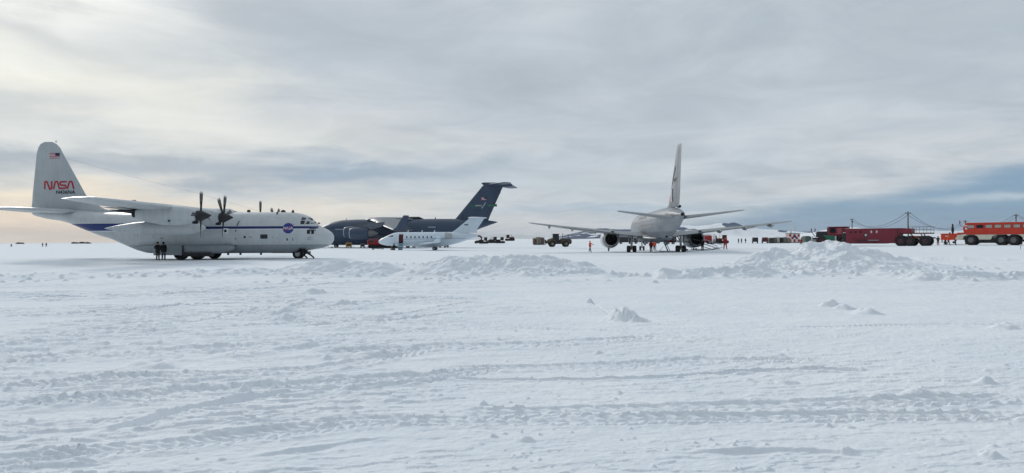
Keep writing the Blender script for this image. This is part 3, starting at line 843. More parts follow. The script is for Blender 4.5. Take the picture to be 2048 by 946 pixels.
    for y in (-7.4, 7.4):
        tk = MB().revolve([(-9.6,.02),(-9.75,.18),(-10.3,.42),(-11.2,.58),(-12.4,.62),(-14.6,.62),(-16.0,.50),(-17.4,.28),(-18.5,.05),(-18.6,.01)], (0,y,2.95), 'x', 28, cap=(True,True)).build('fuel_tank', plain, root)
        MB().prism([(-11.2,3.6),(-11.6,4.6),(-14.6,4.6),(-15.0,3.55)], y-.12, y+.12).build('pylon', plain, tk)
    # landing gear sponsons, doors, wheels
    for s in (-1, 1):
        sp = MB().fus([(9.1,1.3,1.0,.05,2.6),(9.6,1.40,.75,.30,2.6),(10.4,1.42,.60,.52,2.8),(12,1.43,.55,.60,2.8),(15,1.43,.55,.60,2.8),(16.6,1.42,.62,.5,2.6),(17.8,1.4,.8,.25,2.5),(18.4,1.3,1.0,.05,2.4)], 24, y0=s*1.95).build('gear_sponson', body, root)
        if s < 0:
            MB().box((-15.2,s*2.62,.92),(2.7,.06,.92),b=.02).build('gear_door', body, sp)
            MB().box((-13.75,s*2.64,.95),(.10,.08,.9)).build('gear_door_edge', M['dark'], sp)
            MB().box((-12.4,s*2.2,.5),(2.5,1.0,.35)).build('gear_well', M['dark'], sp)
        for k in (12.62, 14.16):
            wheel(sp, (-k, s*2.05, .70), .72, .5, .42)
    ng = MB().tube([(-3.5,0,1.1),(-3.5,0,.5)], .09).tube([(-3.5,0,.95),(-4.4,0,1.2)], .05).box((-2.9,0,.62),(1.2,.12,.25)).build('nose_gear', M['strut'], root)
    for s in (-.28, .28): wheel(ng, (-3.5, s, .48), .5, .28, .5)
    MB().box((-4.9,-.35,.62),(2.2,.07,.10)).box((-4.9,.35,.62),(2.2,.07,.10)).build('nose_gear_door', M['dark'], root)
    # windows
    gl = M['glass']
    def quad(pts, mi=None, h=0.0, k=3):
        mb = MB(); a, b, c, d = [Vector((p[0],h,p[1])) for p in pts]; vs = []; fs = []
        for j in range(k+1):
            for i in range(k+1):
                u, v = i/k, j/k; vs.append((a*(1-u)+b*u)*(1-v)+(d*(1-u)+c*u)*v)
        for j in range(k):
            for i in range(k):
                q = j*(k+1)+i; fs.append((q,q+1,q+k+2,q+k+1))
        return mb.add([tuple(v) for v in vs], fs, mi)
    for pts in ([(-3.38,3.42),(-3.02,3.42),(-3.02,3.78),(-3.38,3.78)], [(-2.93,3.42),(-2.62,3.42),(-2.55,3.74),(-2.93,3.78)], [(-2.53,3.44),(-2.24,3.46),(-2.18,3.66),(-2.47,3.72)], [(-2.12,3.50),(-1.86,3.46),(-1.86,3.56),(-2.06,3.66)],
                [(-3.38,3.85),(-3.02,3.85),(-2.98,4.14),(-3.34,4.16)], [(-2.93,3.85),(-2.50,3.82),(-2.58,4.04),(-2.88,4.12)], [(-2.74,2.45),(-2.46,2.45),(-2.46,2.86),(-2.74,2.86)], [(-2.36,2.45),(-2.12,2.45),(-2.12,2.86),(-2.36,2.86)], [(-7.22,2.0),(-6.5,2.0),(-6.5,2.42),(-7.22,2.42)]):
        P(quad(pts), 'window', gl)
    for cx, cz, r in ((-8.75,2.17,.11),(-10.65,2.78,.14)): P(disk(MB(), cx, cz, r), 'porthole', gl)
    P(rect(MB(), -10.95, -10.35, 2.52, 3.04, 3, 3), 'escape_hatch', M['white'], off=.008)
    for x, z, a, b in ((-4.62,1.92,.07,.12),(-4.08,1.92,.03,.17),(-2.55,2.1,.16,.02),(-2.6,1.9,.14,.02),(-8.2,2.17,.14,.03),(-5.6,2.05,.04,.04),(-6.0,2.15,.05,.02),(-16.9,2.1,.12,.03)):
        P(rect(MB(), x-a, x+a, z-b, z+b, 1, 2), 'service_marking', M['dark'])
    # door outlines on the rear side
    for x in (-17.6, -19.15):
        t = MB(); stroke(t, [(x,.95),(x-.1,1.6),(x-.16,2.3),(x-.14,2.9)], .035); P(t, 'door_seam', M['grey'])
    t = MB(); stroke(t, [(-9.85,.95),(-9.75,1.3),(-9.66,2.0),(-9.62,2.8),(-9.5,3.4),(-9.36,3.75)], .11); stroke(t, [(-9.86,.9),(-9.78,1.3)], .2); P(t, 'propeller_warning_stripe', M['dark'])
    t = MB(); stroke(t, [(-16.2,4.2),(-15.0,4.2)], .03); P(t, 'seam', M['grey'])
    # round blue emblem with white letters and red stroke on the forward side
    em = MB(); disk(em, -4.5, 3.02, .52, 36, 5, 0)
    k = text_mb(MB(), 'NASA', -4.5, 3.02, .36, -1, bold=.012); em.add([(v[0], .01, v[2]) for v in k.v], k.f, 1)
    st_ = MB(); stroke(st_, [(-4.95,2.78),(-4.6,2.95),(-4.25,3.2),(-3.92,3.45)], .035); stroke(st_, [(-4.95,2.78),(-4.7,2.84),(-4.3,3.0),(-3.92,3.45)], .03)
    em.add([(v[0], .016, v[2]) for v in st_.v], st_.f, 2)
    for a in (0, 30, 60, 90, 120, 150, 180, 210, 240, 270, 300, 330):
        x, z = -4.5+.40*math.cos(R(a)), 3.02+.30*math.sin(R(a))*1.2
        if abs(z-3.02) > .16: disk(em, x, z, .016, 6, 1, 1, h=.012)
    t = MB(); stroke(t, [(-4.5+.33*math.cos(R(a)), 3.02+.18*math.sin(R(a))+.0) for a in range(200, 345, 12)], .02); em.add([(v[0], .012, v[2]) for v in t.v], t.f, 1)
    P(em, 'round_emblem', [NBL, M['flagwhite'], NR])
    # antennas on the roof
    for x, h, w_, m_ in ((-4.05,.22,.16,M['dark']),):
        if m_: MB().prism([(x-w_,4.55),(x+w_,4.55),(x+w_*.5,4.6+h),(x-w_*.2,4.6+h)], -.03, .03).build('antenna', m_, root)
    MB().revolve([(4.5,.26),(4.66,.25),(4.8,.16),(4.84,.02)], (-5.0,0,0), 'z', 16, cap=(True,True)).build('astrodome', M['dark'], root)
    MB().box((-8.4,-9.0+9.0,4.72),(.3,.3,.28),b=.06).build('roof_vent', M['dark'], root)
    MB().box((-5.25,-1.1,4.42),(.12,.1,.32)).build('lamp_housing', M['dark'], root)
    for x in (-10.1, -8.9, -6.9): MB().box((x,-.9,.52),(.18,.1,.2)).build('drain_mast', M['dark'], root)
    # pitot tubes under the window
    for z in (2.75, 2.9): MB().tube([(-2.0,-1.5,z),(-1.35,-1.62,z)], .03).build('pitot_tube', M['dark'], root)
    MB().tube([(-27.3,.15,10.3),(-20,.15,8.2),(-13,.12,6.4),(-7.5,.1,4.75)], .005, 4).build('aerial_wire', M['cable'], root)
    return root
NBL = mat('emblem_blue', (24,44,132), .45, var=.05)
c130()

# ------------------------------------------------------------------ grey military jet freighter
def c17():
    D = 193.0
    root = thing('cargo_jet', 'dark grey four engined military cargo jet with tall T tail and green tail band', 'airplane')
    nx = -52.6; ny = 197.4
    th = R(174.5)
    root.location = (nx, ny, gz(-30, 192)); root.rotation_euler = (0,0,th)
    gp = skin_paint('military_grey', (56,73,96), panel=(3.0, 1.5), line=.14, grime=.2, rough=.5)
    gw = skin_paint('military_grey_wing', (92,100,110), panel=(2.0, 2.0), line=.2, grime=.25, rough=.45)
    lt = mat('light_grey_marking', (150,160,168), .5)
    fu = MB().fus([(0,3.1,2.7,.05),(.12,3.5,2.3,.6),(.6,4.2,1.8,1.25),(1.5,5.0,1.35,1.95),(2.6,5.75,1.1,2.5),(3.8,6.35,.92,2.9),(5.5,6.95,.8,3.2),(8,7.35,.75,3.4),(12,7.5,.75,3.43),(30,7.5,.75,3.43),(34,7.5,1.15,3.4),(37,7.48,2.0,3.2),(40,7.4,3.1,2.8),(43,7.25,4.3,2.2),(45.5,7.1,5.2,1.5),(47.5,6.9,5.9,.85),(48.8,6.65,6.35,.3),(49.1,6.55,6.45,.08)], 48).build('fuselage', gp, root)
    bv = tri_pts(fu)
    MB().fus([(14,7.5,6.9,.3),(15.5,7.95,6.6,2.2),(19,8.05,6.5,3.2),(24,7.95,6.6,3.0),(27,7.6,6.9,1.5)], 24).build('wing_fairing', gw, root)
    for s in (-1, 1):
        w = MB().wing([((-15.2,s*1.2,7.25),9.6,.13),((-16.9,s*3.6,7.1),8.6,.13),((-19.6,s*9,6.4),6.4,.12),((-24.2,s*18,5.2),4.4,.11),((-28.0,s*25.2,4.35),2.9,.10)], m=8).build('wing', gw, root)
        MB().wing([((-28.0,s*25.2,4.35),2.9,.10),((-28.9,s*25.5,4.9),2.4,.09),((-30.7,s*26.2,7.5),1.3,.08)], m=6).build('winglet', gp, w)
        for fy, fx in ((5.2,24.2),(10.2,25.6),(15.5,27.4),(20.5,29.2)):
            z = 7.0-.12*fy+.1
            MB().fus([(fx-3,z-.05,z-.2,.05),(fx-1.5,z+.05,z-.7,.28),(fx+.8,z,z-.8,.3),(fx+2.6,z-.2,z-.3,.05)], 10, y0=s*fy).build('flap_track_fairing', gw, w)
        for ey, ex_, ez in ((7.6,11.0,4.05),(14.6,14.7,3.65)):
            e = MB().revolve([(-ex_-1.5,.95),(-ex_-.15,1.12),(-ex_,1.18),(-ex_-.1,1.27),(-ex_-.7,1.42),(-ex_-2.4,1.48),(-ex_-4.2,1.36),(-ex_-4.6,1.28),(-ex_-4.55,1.0)], (0,s*ey,ez), 'x', 32, cap=(True,True)).build('engine', gp, root)
            MB().revolve([(-ex_+.0,1.16),(-ex_+.03,1.2),(-ex_-.06,1.26),(-ex_-.2,1.31)], (0,s*ey,ez), 'x', 32).build('inlet_lip', lt, e)
            MB().revolve([(-ex_-4.4,.85),(-ex_-5.3,.78),(-ex_-6.1,.55),(-ex_-6.9,.14)], (0,s*ey,ez), 'x', 24, cap=(True,True)).build('exhaust_cone', M['tan_metal'], e)
            MB().prism([(-ex_-1.6,ez+1.25),(-ex_-4.6,ez+2.5),(-ex_-8.6,ez+2.75),(-ex_-7.8,ez+1.6),(-ex_-4.8,ez+.9)], s*ey-.2, s*ey+.2).build('pylon', gw, e)
        MB().wing([((-46.6,s*.2,16.25),6.2,.10),((-51.1,s*9.7,15.95),2.5,.09)], m=8).build('tailplane', gp, root)
        MB().fus([(17.5,3.2,1.1,.05),(18.6,3.4,.75,.7),(21,3.5,.65,1.1),(26,3.5,.65,1.1),(29,3.3,.8,.7),(31,2.9,1.2,.05)], 20, y0=s*3.3).build('gear_sponson', gp, root)
        for k in (20.6, 22.3, 24.6, 26.3):
            wheel(root, (-k, s*3.6, .58), .6, .5, .45)
    fin = MB().wing([((-37.4,0,6.9),9.3,.10),((-38.4,0,7.8),8.6,.11),((-45.3,0,16.0),5.4,.12)], 'y', m=8).build('tail_fin', gp, root)
    MB().fus([(45.0,16.75,16.5,.05),(45.7,16.85,15.9,.4),(48,16.8,15.7,.5),(51,16.6,15.6,.35),(53,16.3,15.8,.12)], 16).build('tail_bullet', gp, fin)
    fb = tri_pts(fin)
    FP = lambda mb, nm, m: project(mb, fb, 1, .03).build(nm, m, fin, smooth=0)
    FP(flag_mb(MB(), -46.2, -45.0, 12.2, 13.0, False), 'flag', FLAG)
    # green band with white bar and slash
    t = MB(); rect(t, -49.0, -46.5, 10.55, 11.15, 6, 1, 0); rect(t, -44.8, -41.9, 10.55, 11.0, 4, 1, 0); rect(t, -45.0, -43.4, 10.66, 10.98, 2, 1, 1, h=.02); stroke(t, [(-45.0,10.1),(-46.1,11.6)], .28, 1, h=.03)
    FP(t, 'tail_band', [M['green'], lt])
    FP(text_mb(MB(), 'McCHORD', -47.7, 10.84, .42, 1), 'base_lettering', lt)
    FP(text_mb(MB(), '62 AW', -43.6, 9.6, .6, 1), 'unit_lettering', M['dark'])
    t = MB(); stroke(t, [(-46.0,8.2),(-50.0,14.2)], .07); FP(t, 'rudder', M['dark'])
    FPf = lambda mb, nm, m: project(mb, bv, 1, .03).build(nm, m, fu, smooth=0)
    FPf(text_mb(MB(), 'U.S. AIR FORCE', -6.9, 5.35, .95, 1, bold=.01), 'fuselage_lettering', mat('faded_navy_lettering', (24,40,82), .6))
    FPf(rect(MB(), -10.8, -7.0, 4.75, 4.95, 3, 1), 'cheat_stripe', lt)
    FPf(rect(MB(), -33.5, -31.5, 5.15, 5.4, 2, 1), 'access_panel', lt)
    for k in range(3): FPf(rect(MB(), -1.9-k*.75-.3, -1.9-k*.75+.25, 4.75+.15*k, 5.2+.2*k, 2, 2), 'cockpit_window', M['glass'])
    MB().prism([(-9.1,7.4),(-8.9,7.4),(-9.05,7.9)], -.05, .05).build('antenna', M['dark'], root)
    MB().prism([(-33.0,7.4),(-32.6,7.4),(-32.8,8.0)], -.05, .05).build('antenna', M['dark'], root)
    MB().fus([(24.5,7.5,7.3,.1),(25.5,8.1,7.3,.6),(28.5,8.1,7.3,.6),(29.8,7.5,7.3,.1)], 14).build('antenna_dome', M['dark'], root)
    ng = MB().tube([(-6.2,0,2.0),(-6.2,0,.5)], .14).build('nose_gear', M['strut'], root)
    for s in (-.35,.35): wheel(ng, (-6.2,s,.5), .52, .35)
M['tan_metal'] = mat('heat_stained_metal', (112,112,112), .45, .4)
c17()

# ------------------------------------------------------------------ small white jet
def challenger():
    x = gx(757, 144); root = thing('small_jet', 'small pale blue-white T tailed business jet with its front door open', 'airplane', (x, 144, gz(-15,144)), R(180))
    wp = skin_paint('pale_jet_paint', (214,226,235), [(-17,-5.0,2.02,2.10,(110,140,170),-.012)], panel=(2.2,1.2), line=.08, grime=.08, rough=.3)
    fu = MB().fus([(0,1.78,1.62,.04),(.12,1.96,1.42,.25),(.5,2.22,1.18,.55),(1.1,2.52,1.02,.82),(1.7,2.82,.92,1.02),(2.4,3.14,.86,1.18),(3.0,3.36,.82,1.28),(3.8,3.48,.8,1.34),(12.2,3.48,.8,1.34),(13.6,3.48,.92,1.32),(15.2,3.42,1.28,1.15),(16.8,3.32,1.78,.82),(18.2,3.12,2.28,.45),(19.2,2.9,2.6,.16)], 40).build('fuselage', wp, root)
    bv = tri_pts(fu); P = lambda mb, nm, m, off=.01: project(mb, bv, 1, off).build(nm, m, fu, smooth=0)
    MB().fus([(6.6,1.3,.75,.3),(8,1.45,.55,1.3),(11,1.45,.55,1.4),(13,1.3,.8,.5)], 20).build('wing_fairing', wp, root)
    for k in range(7): P(disk(MB(), -5.65-k*.785, 2.52, .14, 14, 3, rz=.21), 'window', M['glass'])
    P(rect(MB(), -2.95, -1.95, 2.62, 2.92, 4, 2, sh=-.55), 'cockpit_window', M['glass'])
    P(rect(MB(), -4.95, -4.12, 1.35, 3.28, 3, 8), 'door_opening', mat('cabin_dark', (30,14,22), .8), off=.015)
    P(rect(MB(), -4.60, -4.50, 1.6, 3.0, 1, 6), 'door_curtain', M['flagred'], off=.03)
    P(rect(MB(), -4.26, -4.20, 1.6, 3.0, 1, 6), 'door_curtain', M['dkred'], off=.03)
    st = MB().box((-4.55,1.85,.75),(.8,1.25,.07)).build('airstair', wp, root)
    m4 = Matrix.Translation((-4.55,1.75,.72)) @ Matrix.Rotation(R(-48),4,'X')
    q = MB(); q.box((0,0,0),(.82,1.7,.06)); 
    for sx in (-.42,.42): q.box((sx,0,.45),(.04,1.6,.05)); q.box((sx,-.75,.22),(.04,.05,.45)); q.box((sx,.75,.22),(.04,.05,.45))
    for k in range(5): q.box((0,-.65+k*.33,.08),(.78,.22,.1))
    q.v = [tuple(m4 @ Vector(v)) for v in q.v]; q.build('stair_rail', mat('stair_teal', (128,160,170), .5), st); 
    for s in (-1, 1):
        w = MB().wing([((-7.6,s*1.0,1.15),4.6,.12),((-9.3,s*4.2,1.3),2.6,.11),((-11.2,s*8.9,1.5),1.5,.10)], m=8).build('wing', wp, root)
        MB().wing([((-11.2,s*8.9,1.5),1.5,.10),((-11.6,s*9.15,1.7),1.25,.08),((-12.35,s*9.6,2.7),.65,.07)], m=6).build('winglet', wp, w)
        e = MB().revolve([(-11.4,.35),(-10.75,.50),(-10.7,.55),(-10.9,.62),(-11.8,.68),(-13.1,.64)], (0,s*2.05,2.78), 'x', 24, cap=(True,False)).build('engine', wp, root)
        MB().revolve([(-13.08,.66),(-13.6,.60),(-14.35,.50),(-14.3,.42)], (0,s*2.05,2.78), 'x', 24, cap=(True,True)).build('thrust_reverser', mat('nozzle_metal', (176,176,176), .35, .4), e)
        MB().box((-12.4,s*1.35,2.8),(2.4,.7,.24)).build('pylon', wp, e)
        MB().wing([((-17.6,s*.1,6.22),2.8,.09),((-19.3,s*3.2,6.18),1.5,.08)]).build('tailplane', wp, root)
        mg = MB().tube([(-10.9,s*1.6,1.0),(-10.9,s*1.6,.35)], .08).build('main_gear', M['strut'], root)
        for k in (-.2, .2): wheel(mg, (-10.9,s*1.6+k,.32), .34, .22)
        P2 = None
    fin = MB().wing([((-13.9,0,3.3),5.2,.07),((-14.9,0,3.9),4.1,.10),((-17.6,0,6.1),2.9,.10)], 'y').build('tail_fin', wp, root)
    MB().fus([(17.3,6.3,6.1,.03),(17.9,6.4,6.05,.16),(19.8,6.35,6.05,.16),(21.0,6.25,6.15,.03)], 12).build('tail_bullet', wp, fin)
    fb = tri_pts(fin)
    project(text_mb(MB(), 'N604', -17.0, 4.85, .34, 1, bold=.02), fb, 1, .02).build('registration_lettering', M['dark'], fin, smooth=0)
    ng = MB().tube([(-2.6,0,1.1),(-2.6,0,.3)], .07).build('nose_gear', M['strut'], root)
    for s in (-.16,.16): wheel(ng, (-2.6,s,.26), .28, .16)
    for x_ in (-5.6,-8.3,-10.7): MB().prism([(x_-.2,3.42),(x_+.1,3.42),(x_-.1,3.85),(x_-.28,3.85)], -.03, .03).build('antenna', wp, root)
    return root
challenger()
# ------------------------------------------------------------------ twin engined airliner seen from behind
def b757():
    cx, cy = 21.65, 112.0; th = R(86.7)
    fx, fy = math.cos(th), math.sin(th)
    # origin at the nose; main gear sits 23.9 m aft
    root = thing('twin_jet_airliner', 'light grey twin engined airliner seen from behind with its tail towards the camera', 'airplane', (cx+fx*23.9, cy+fy*23.9, gz(cx, cy)), th)
    wp = skin_paint('airliner_grey', (142,148,154), [(-48,-3,-.5,3.0,(112,120,130))], panel=(1.6,.9), line=.3, grime=.32, rough=.42)  # belly shade is put into the paint as a darker lower band
    ww = skin_paint('airliner_wing_grey', (128,134,139), panel=(1.2,1.4), line=.25, grime=.3, rough=.42)
    dk = M['dark']
    sec = [(0,3.6,3.2,.05),(.15,3.95,2.9,.4),(.8,4.6,2.45,.95),(2,5.35,2.15,1.4),(3.5,5.95,2.05,1.7),(6,6.2,2.0,1.88),(30,6.2,2.0,1.88),(33,6.2,2.15,1.86),(36,6.18,2.65,1.75),(39,6.1,3.3,1.5),(42,5.9,3.95,1.15),(44.5,5.55,4.4,.78),(46.3,5.2,4.68,.42),(47.1,5.08,4.76,.24)]
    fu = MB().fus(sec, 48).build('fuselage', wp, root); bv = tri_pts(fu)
    MB().revolve([(-46.9,.20),(-47.15,.25),(-47.35,.22),(-47.3,.14),(-46.9,.12)], (0,0,4.92), 'x', 20, cap=(True,True)).build('exhaust_outlet', M['tan_metal'], fu)
    MB().revolve([(-47.2,.01),(-47.36,.15)], (0,0,4.92), 'x', 16, cap=(True,True)).build('exhaust_hole', M['hole'], fu)
    MB().fus([(14,2.3,1.9,.4),(16.5,2.7,1.55,2.1),(20,2.9,1.5,2.4),(25,2.85,1.5,2.35),(28,2.5,1.75,1.6),(30.5,2.2,2.0,.4)], 28).build('belly_fairing', wp, root)
    for s in (-1, 1):
        def P(mb, nm, m, off=.012): return project(mb, bv, s, off).build(nm, m, fu, smooth=0)
        for k in range(26):
            P(disk(MB(), -7.5-k*1.27, 4.62, .13, 10, 2, rz=.19), 'window', M['glass'])
        for x, z in ((-4.6,4.0),(-12.6,4.0),(-37.9,4.2)): 
            t = MB(); stroke(t, [(x-.45,z-.9),(x+.45,z-.9),(x+.45,z+1),(x-.45,z+1),(x-.45,z-.9)], .05); P(t, 'door_seam', M['grey'])
        P(text_mb(MB(), 'ROYAL NEW ZEALAND AIR FORCE', -20, 5.25, .7, s), 'fuselage_lettering', dk, .02)
        P(rect(MB(), -36.5, -20, 3.95, 4.12, 10, 1), 'cheat_line', M['hub'])
        P(rect(MB(), -42.6, -41.2, 4.9, 5.3, 3, 2), 'tail_panel', M['hub'])
        # wing: root, kink, tip
        w = MB().wing([((-15.6,s*1.4,2.45),8.6,.13),((-17.6,s*4.6,2.75),6.9,.12),((-19.0,s*6.6,2.98),5.5,.12),((-24.0,s*14.2,3.85),3.3,.11),((-26.7,s*18.6,4.40),1.9,.10),((-27.3,s*19.0,4.45),1.1,.06)], m=9).build('wing', ww, root)
        MB().ball((-27.6, s*19.02, 4.47), .10, 8, sz=(2.5,1,1)).build('wingtip_light', M['white'], w)
        for y, xa in ((9.2,25.4),(12.6,26.6),(16.0,27.6)):
            z = 3.0+.114*(y-6.6)
            f = MB().fus([(xa-2.6,z,z-.1,.03),(xa-1.6,z+.02,z-.42,.16),(xa-.2,z,z-.52,.19),(xa+1.2,z-.12,z-.25,.03)], 12, y0=s*y).build('flap_track_fairing', ww, w)
        MB().wing([((-23.9,s*2.2,2.42),1.5,.09),((-24.4,s*6.0,2.82),1.3,.09)]).build('flap', wp, w)
        MB().wing([((-24.2,s*7.6,2.98),1.1,.09),((-26.6,s*14.0,3.72),.8,.09)]).build('flap', wp, w)
        # engine nacelle with bare nozzle
        ey, ez = s*6.5, 2.02
        en = MB().revolve([(-17.4,.9),(-15.7,1.08),(-15.5,1.16),(-15.7,1.28),(-16.6,1.42),(-18.4,1.44),(-20.0,1.36),(-21.2,1.16),(-21.6,1.02),(-21.55,.96),(-20.6,.98)], (0,ey,ez), 'x', 36, cap=(True,False)).build('engine', skin_paint('engine_cowl_paint' , (206,209,212), panel=(1.5,.8), line=.2, grime=.2), root)
        MB().revolve([(-20.5,.98),(-21.3,.9),(-21.68,.86),(-21.7,.82),(-20.6,.80),(-20.6,.01)], (0,ey,ez), 'x', 30, cap=(False,True)).build('nozzle', M['hole'], en)
        MB().revolve([(-20.6,.3),(-21.4,.22),(-21.9,.02)], (0,ey,ez), 'x', 18, cap=(True,True)).build('tail_cone', M['dark'], en)
        MB().revolve([(-20.8,1.31),(-20.86,1.33),(-21.3,1.2),(-21.26,1.17)], (0,ey,ez), 'x', 36).build('nozzle_ring', M['steel'], en)
        MB().prism([(-17.2,3.1),(-19,3.55),(-24.2,3.25),(-23.6,2.85),(-21.6,2.7),(-19,3.1)], ey-.2, ey+.2).build('pylon', ww, en)
        if s > 0: MB().tube([(-20.9,ey+.35,.68),(-20.9,ey+.4,.15)], [.16,.10]).build('engine_drain', mat('drain_teal', (70,98,110), .5), en)
        # main gear: leg, side brace, open door, bogie of four wheels
        gy = s*3.66
        g = MB().tube([(-23.9,gy,2.7),(-23.9,gy,.55)], .17).tube([(-23.9,gy,1.5),(-23.4,s*1.9,2.5)], .09).tube([(-23.9,gy,1.5),(-22.6,s*3.3,2.6)], .08).tube([(-24.6,gy,.5),(-23.2,gy,.5)], .14).tube([(-24.2,gy,1.3),(-24.35,gy,.9),(-24.05,gy,.6)], .06).build('main_gear', M['strut'], root)
        MB().box((-23.9,gy+s*.42,2.05),(1.4,.06,1.1)).build('gear_door', wp, g)
        MB().box((-23.5,s*1.6,1.55),(2.0,.06,1.0), rz=0).build('bay_door', wp, g)
        for dx in (-.58, .58):
            for dy in (-.44, .44): wheel(g, (-23.9+dx, gy+dy, .50), .53, .40, .48)
        # tailplane
        MB().wing([((-40.9,s*.9,4.62),4.9,.10),((-42.2,s*2.6,4.80),3.9,.10),((-45.0,s*7.3,5.36),1.9,.09),((-45.4,s*7.6,5.4),1.2,.05)]).build('tailplane', ww, root)
    fin = MB().wing([((-33.8,0,6.0),11.0,.035),((-37.4,0,6.4),7.8,.085),((-38.6,0,7.3),7.0,.095),((-43.9,0,13.2),3.1,.10),((-44.2,0,13.5),2.4,.07)], 'y', m=9).build('tail_fin', wp, root)
    fb = tri_pts(fin)
    for s in (-1, 1):
        # fin flash and bird silhouette
        t = MB(); rect(t, -40.4, -39.5, 6.7, 8.3, 1, 3, 0); rect(t, -41.3, -40.4, 6.7, 8.3, 1, 3, 1); rect(t, -42.2, -41.3, 6.7, 8.3, 1, 3, 2)
        project(t, fb, s, .02).build('fin_flash', [FLAG[0], FLAG[1], FLAG[2]], fin, smooth=0)
        t = MB(); stroke(t, [(-41.6,8.9),(-42.2,9.6),(-43.0,10.2),(-43.8,10.9)], .5); stroke(t, [(-42.2,9.6),(-43.4,9.2),(-44.2,9.5)], .35)
        project(t, fb, s, .02).build('fin_emblem', M['dark'], fin, smooth=0)
        t = MB(); stroke(t, [(-43.9,7.0),(-44.6,9.5),(-45.9,12.9)], .06); project(t, fb, s, .02).build('rudder', dk, fin, smooth=0)
    MB().ball((-41.5, -.55, 6.12), .30, 8, sz=(1.4,1,.7)).build('tail_blister', dk, fu)
    MB().ball((-34.5,0,2.28), .16, 8).build('outflow_valve', dk, fu)
    MB().box((-30.5,.3,2.05),(.5,.35,.12)).build('drain_mast', dk, fu)
    ng = MB().tube([(-5.6,0,2.2),(-5.6,0,.45)], .11).tube([(-5.6,0,1.2),(-4.4,0,2.1)], .06).build('nose_gear', M['strut'], root)
    for s in (-.3,.3): wheel(ng, (-5.6,s,.40), .42, .26)
    for s in (-1,1): MB().box((-5.3,s*.5,1.8),(1.4,.05,.55)).build('nose_gear_door', wp, ng)
b757()
# ------------------------------------------------------------------ people
PM = {'dark': mat('dark_parka', (34,38,46), .9), 'black': mat('black_parka', (20,20,24), .9), 'red': mat('red_parka', (150,26,30), .85, var=.2), 'orange': mat('orange_parka', (226,88,44), .85, var=.2),
      'grey': mat('grey_trousers', (74,70,76), .9), 'olive': mat('olive_coverall', (58,62,58), .9), 'navy': mat('navy_trousers', (28,32,52), .9), 'boot': mat('boot_leather', (22,22,22), .8), 'glove': mat('glove_black', (26,26,30), .85), 'white': mat('white_boot', (205,208,210), .7), 'fur': mat('hood_fur', (96,84,72), .95)}
POSES = {
 'stand': {},
 'walk': dict(LK=(-.10,-.18,.52), LA=(-.11,-.22,.10), RK=(.10,.06,.50), RA=(.10,.36,.14), LE=(-.27,.10,1.17), RE=(.27,-.10,1.17), LW=(-.24,-.02,.96), RW=(.24,-.26,1.0)),
 'point': dict(LK=(-.12,-.10,.52), LA=(-.16,-.22,.09), RK=(.12,.10,.50), RA=(.14,.26,.10), RE=(.30,-.16,1.26), RW=(.30,-.42,1.20), LE=(-.28,.04,1.17), LW=(-.24,-.08,.96)),
 'wide': dict(LK=(-.17,0,.50), LA=(-.22,0,.09), RK=(.17,0,.50), RA=(.22,0,.09), LE=(-.33,.02,1.18), RE=(.33,.02,1.18), LW=(-.22,-.12,1.02), RW=(.22,-.12,1.02)),
 'hips': dict(LE=(-.34,.04,1.20), RE=(.34,.04,1.20), LW=(-.14,-.14,1.10), RW=(.14,-.14,1.10)),
 'lunge': dict(PEL=(0,0,.72), SP=(0,-.22,.80), CH=(0,-.44,.92), NK=(0,-.56,1.0), HD=(0,-.64,1.06), TOP=(0,-.70,1.14), LS=(-.18,-.46,.94), RS=(.18,-.46,.94), LE=(-.24,-.62,.74), RE=(.24,-.66,.76), LW=(-.2,-.86,.66), RW=(.2,-.9,.70),
               LH=(-.1,.02,.70), RH=(.1,.02,.70), LK=(-.12,-.16,.34), LA=(-.12,.16,.10), RK=(.12,.52,.40), RA=(.12,.88,.10)),
 'kneel': dict(PEL=(0,0,.52), SP=(0,-.05,.72), CH=(0,-.12,.92), NK=(0,-.16,1.06), HD=(0,-.18,1.16), TOP=(0,-.18,1.28), LS=(-.19,-.13,.97), RS=(.19,-.13,.97), LE=(-.26,-.26,.74), RE=(.26,-.3,.78), LW=(-.2,-.5,.72), RW=(.2,-.52,.76),
               LH=(-.1,0,.50), RH=(.1,0,.50), LK=(-.13,-.38,.46), LA=(-.13,-.34,.09), RK=(.12,-.16,.08), RA=(.12,.26,.10)),
}
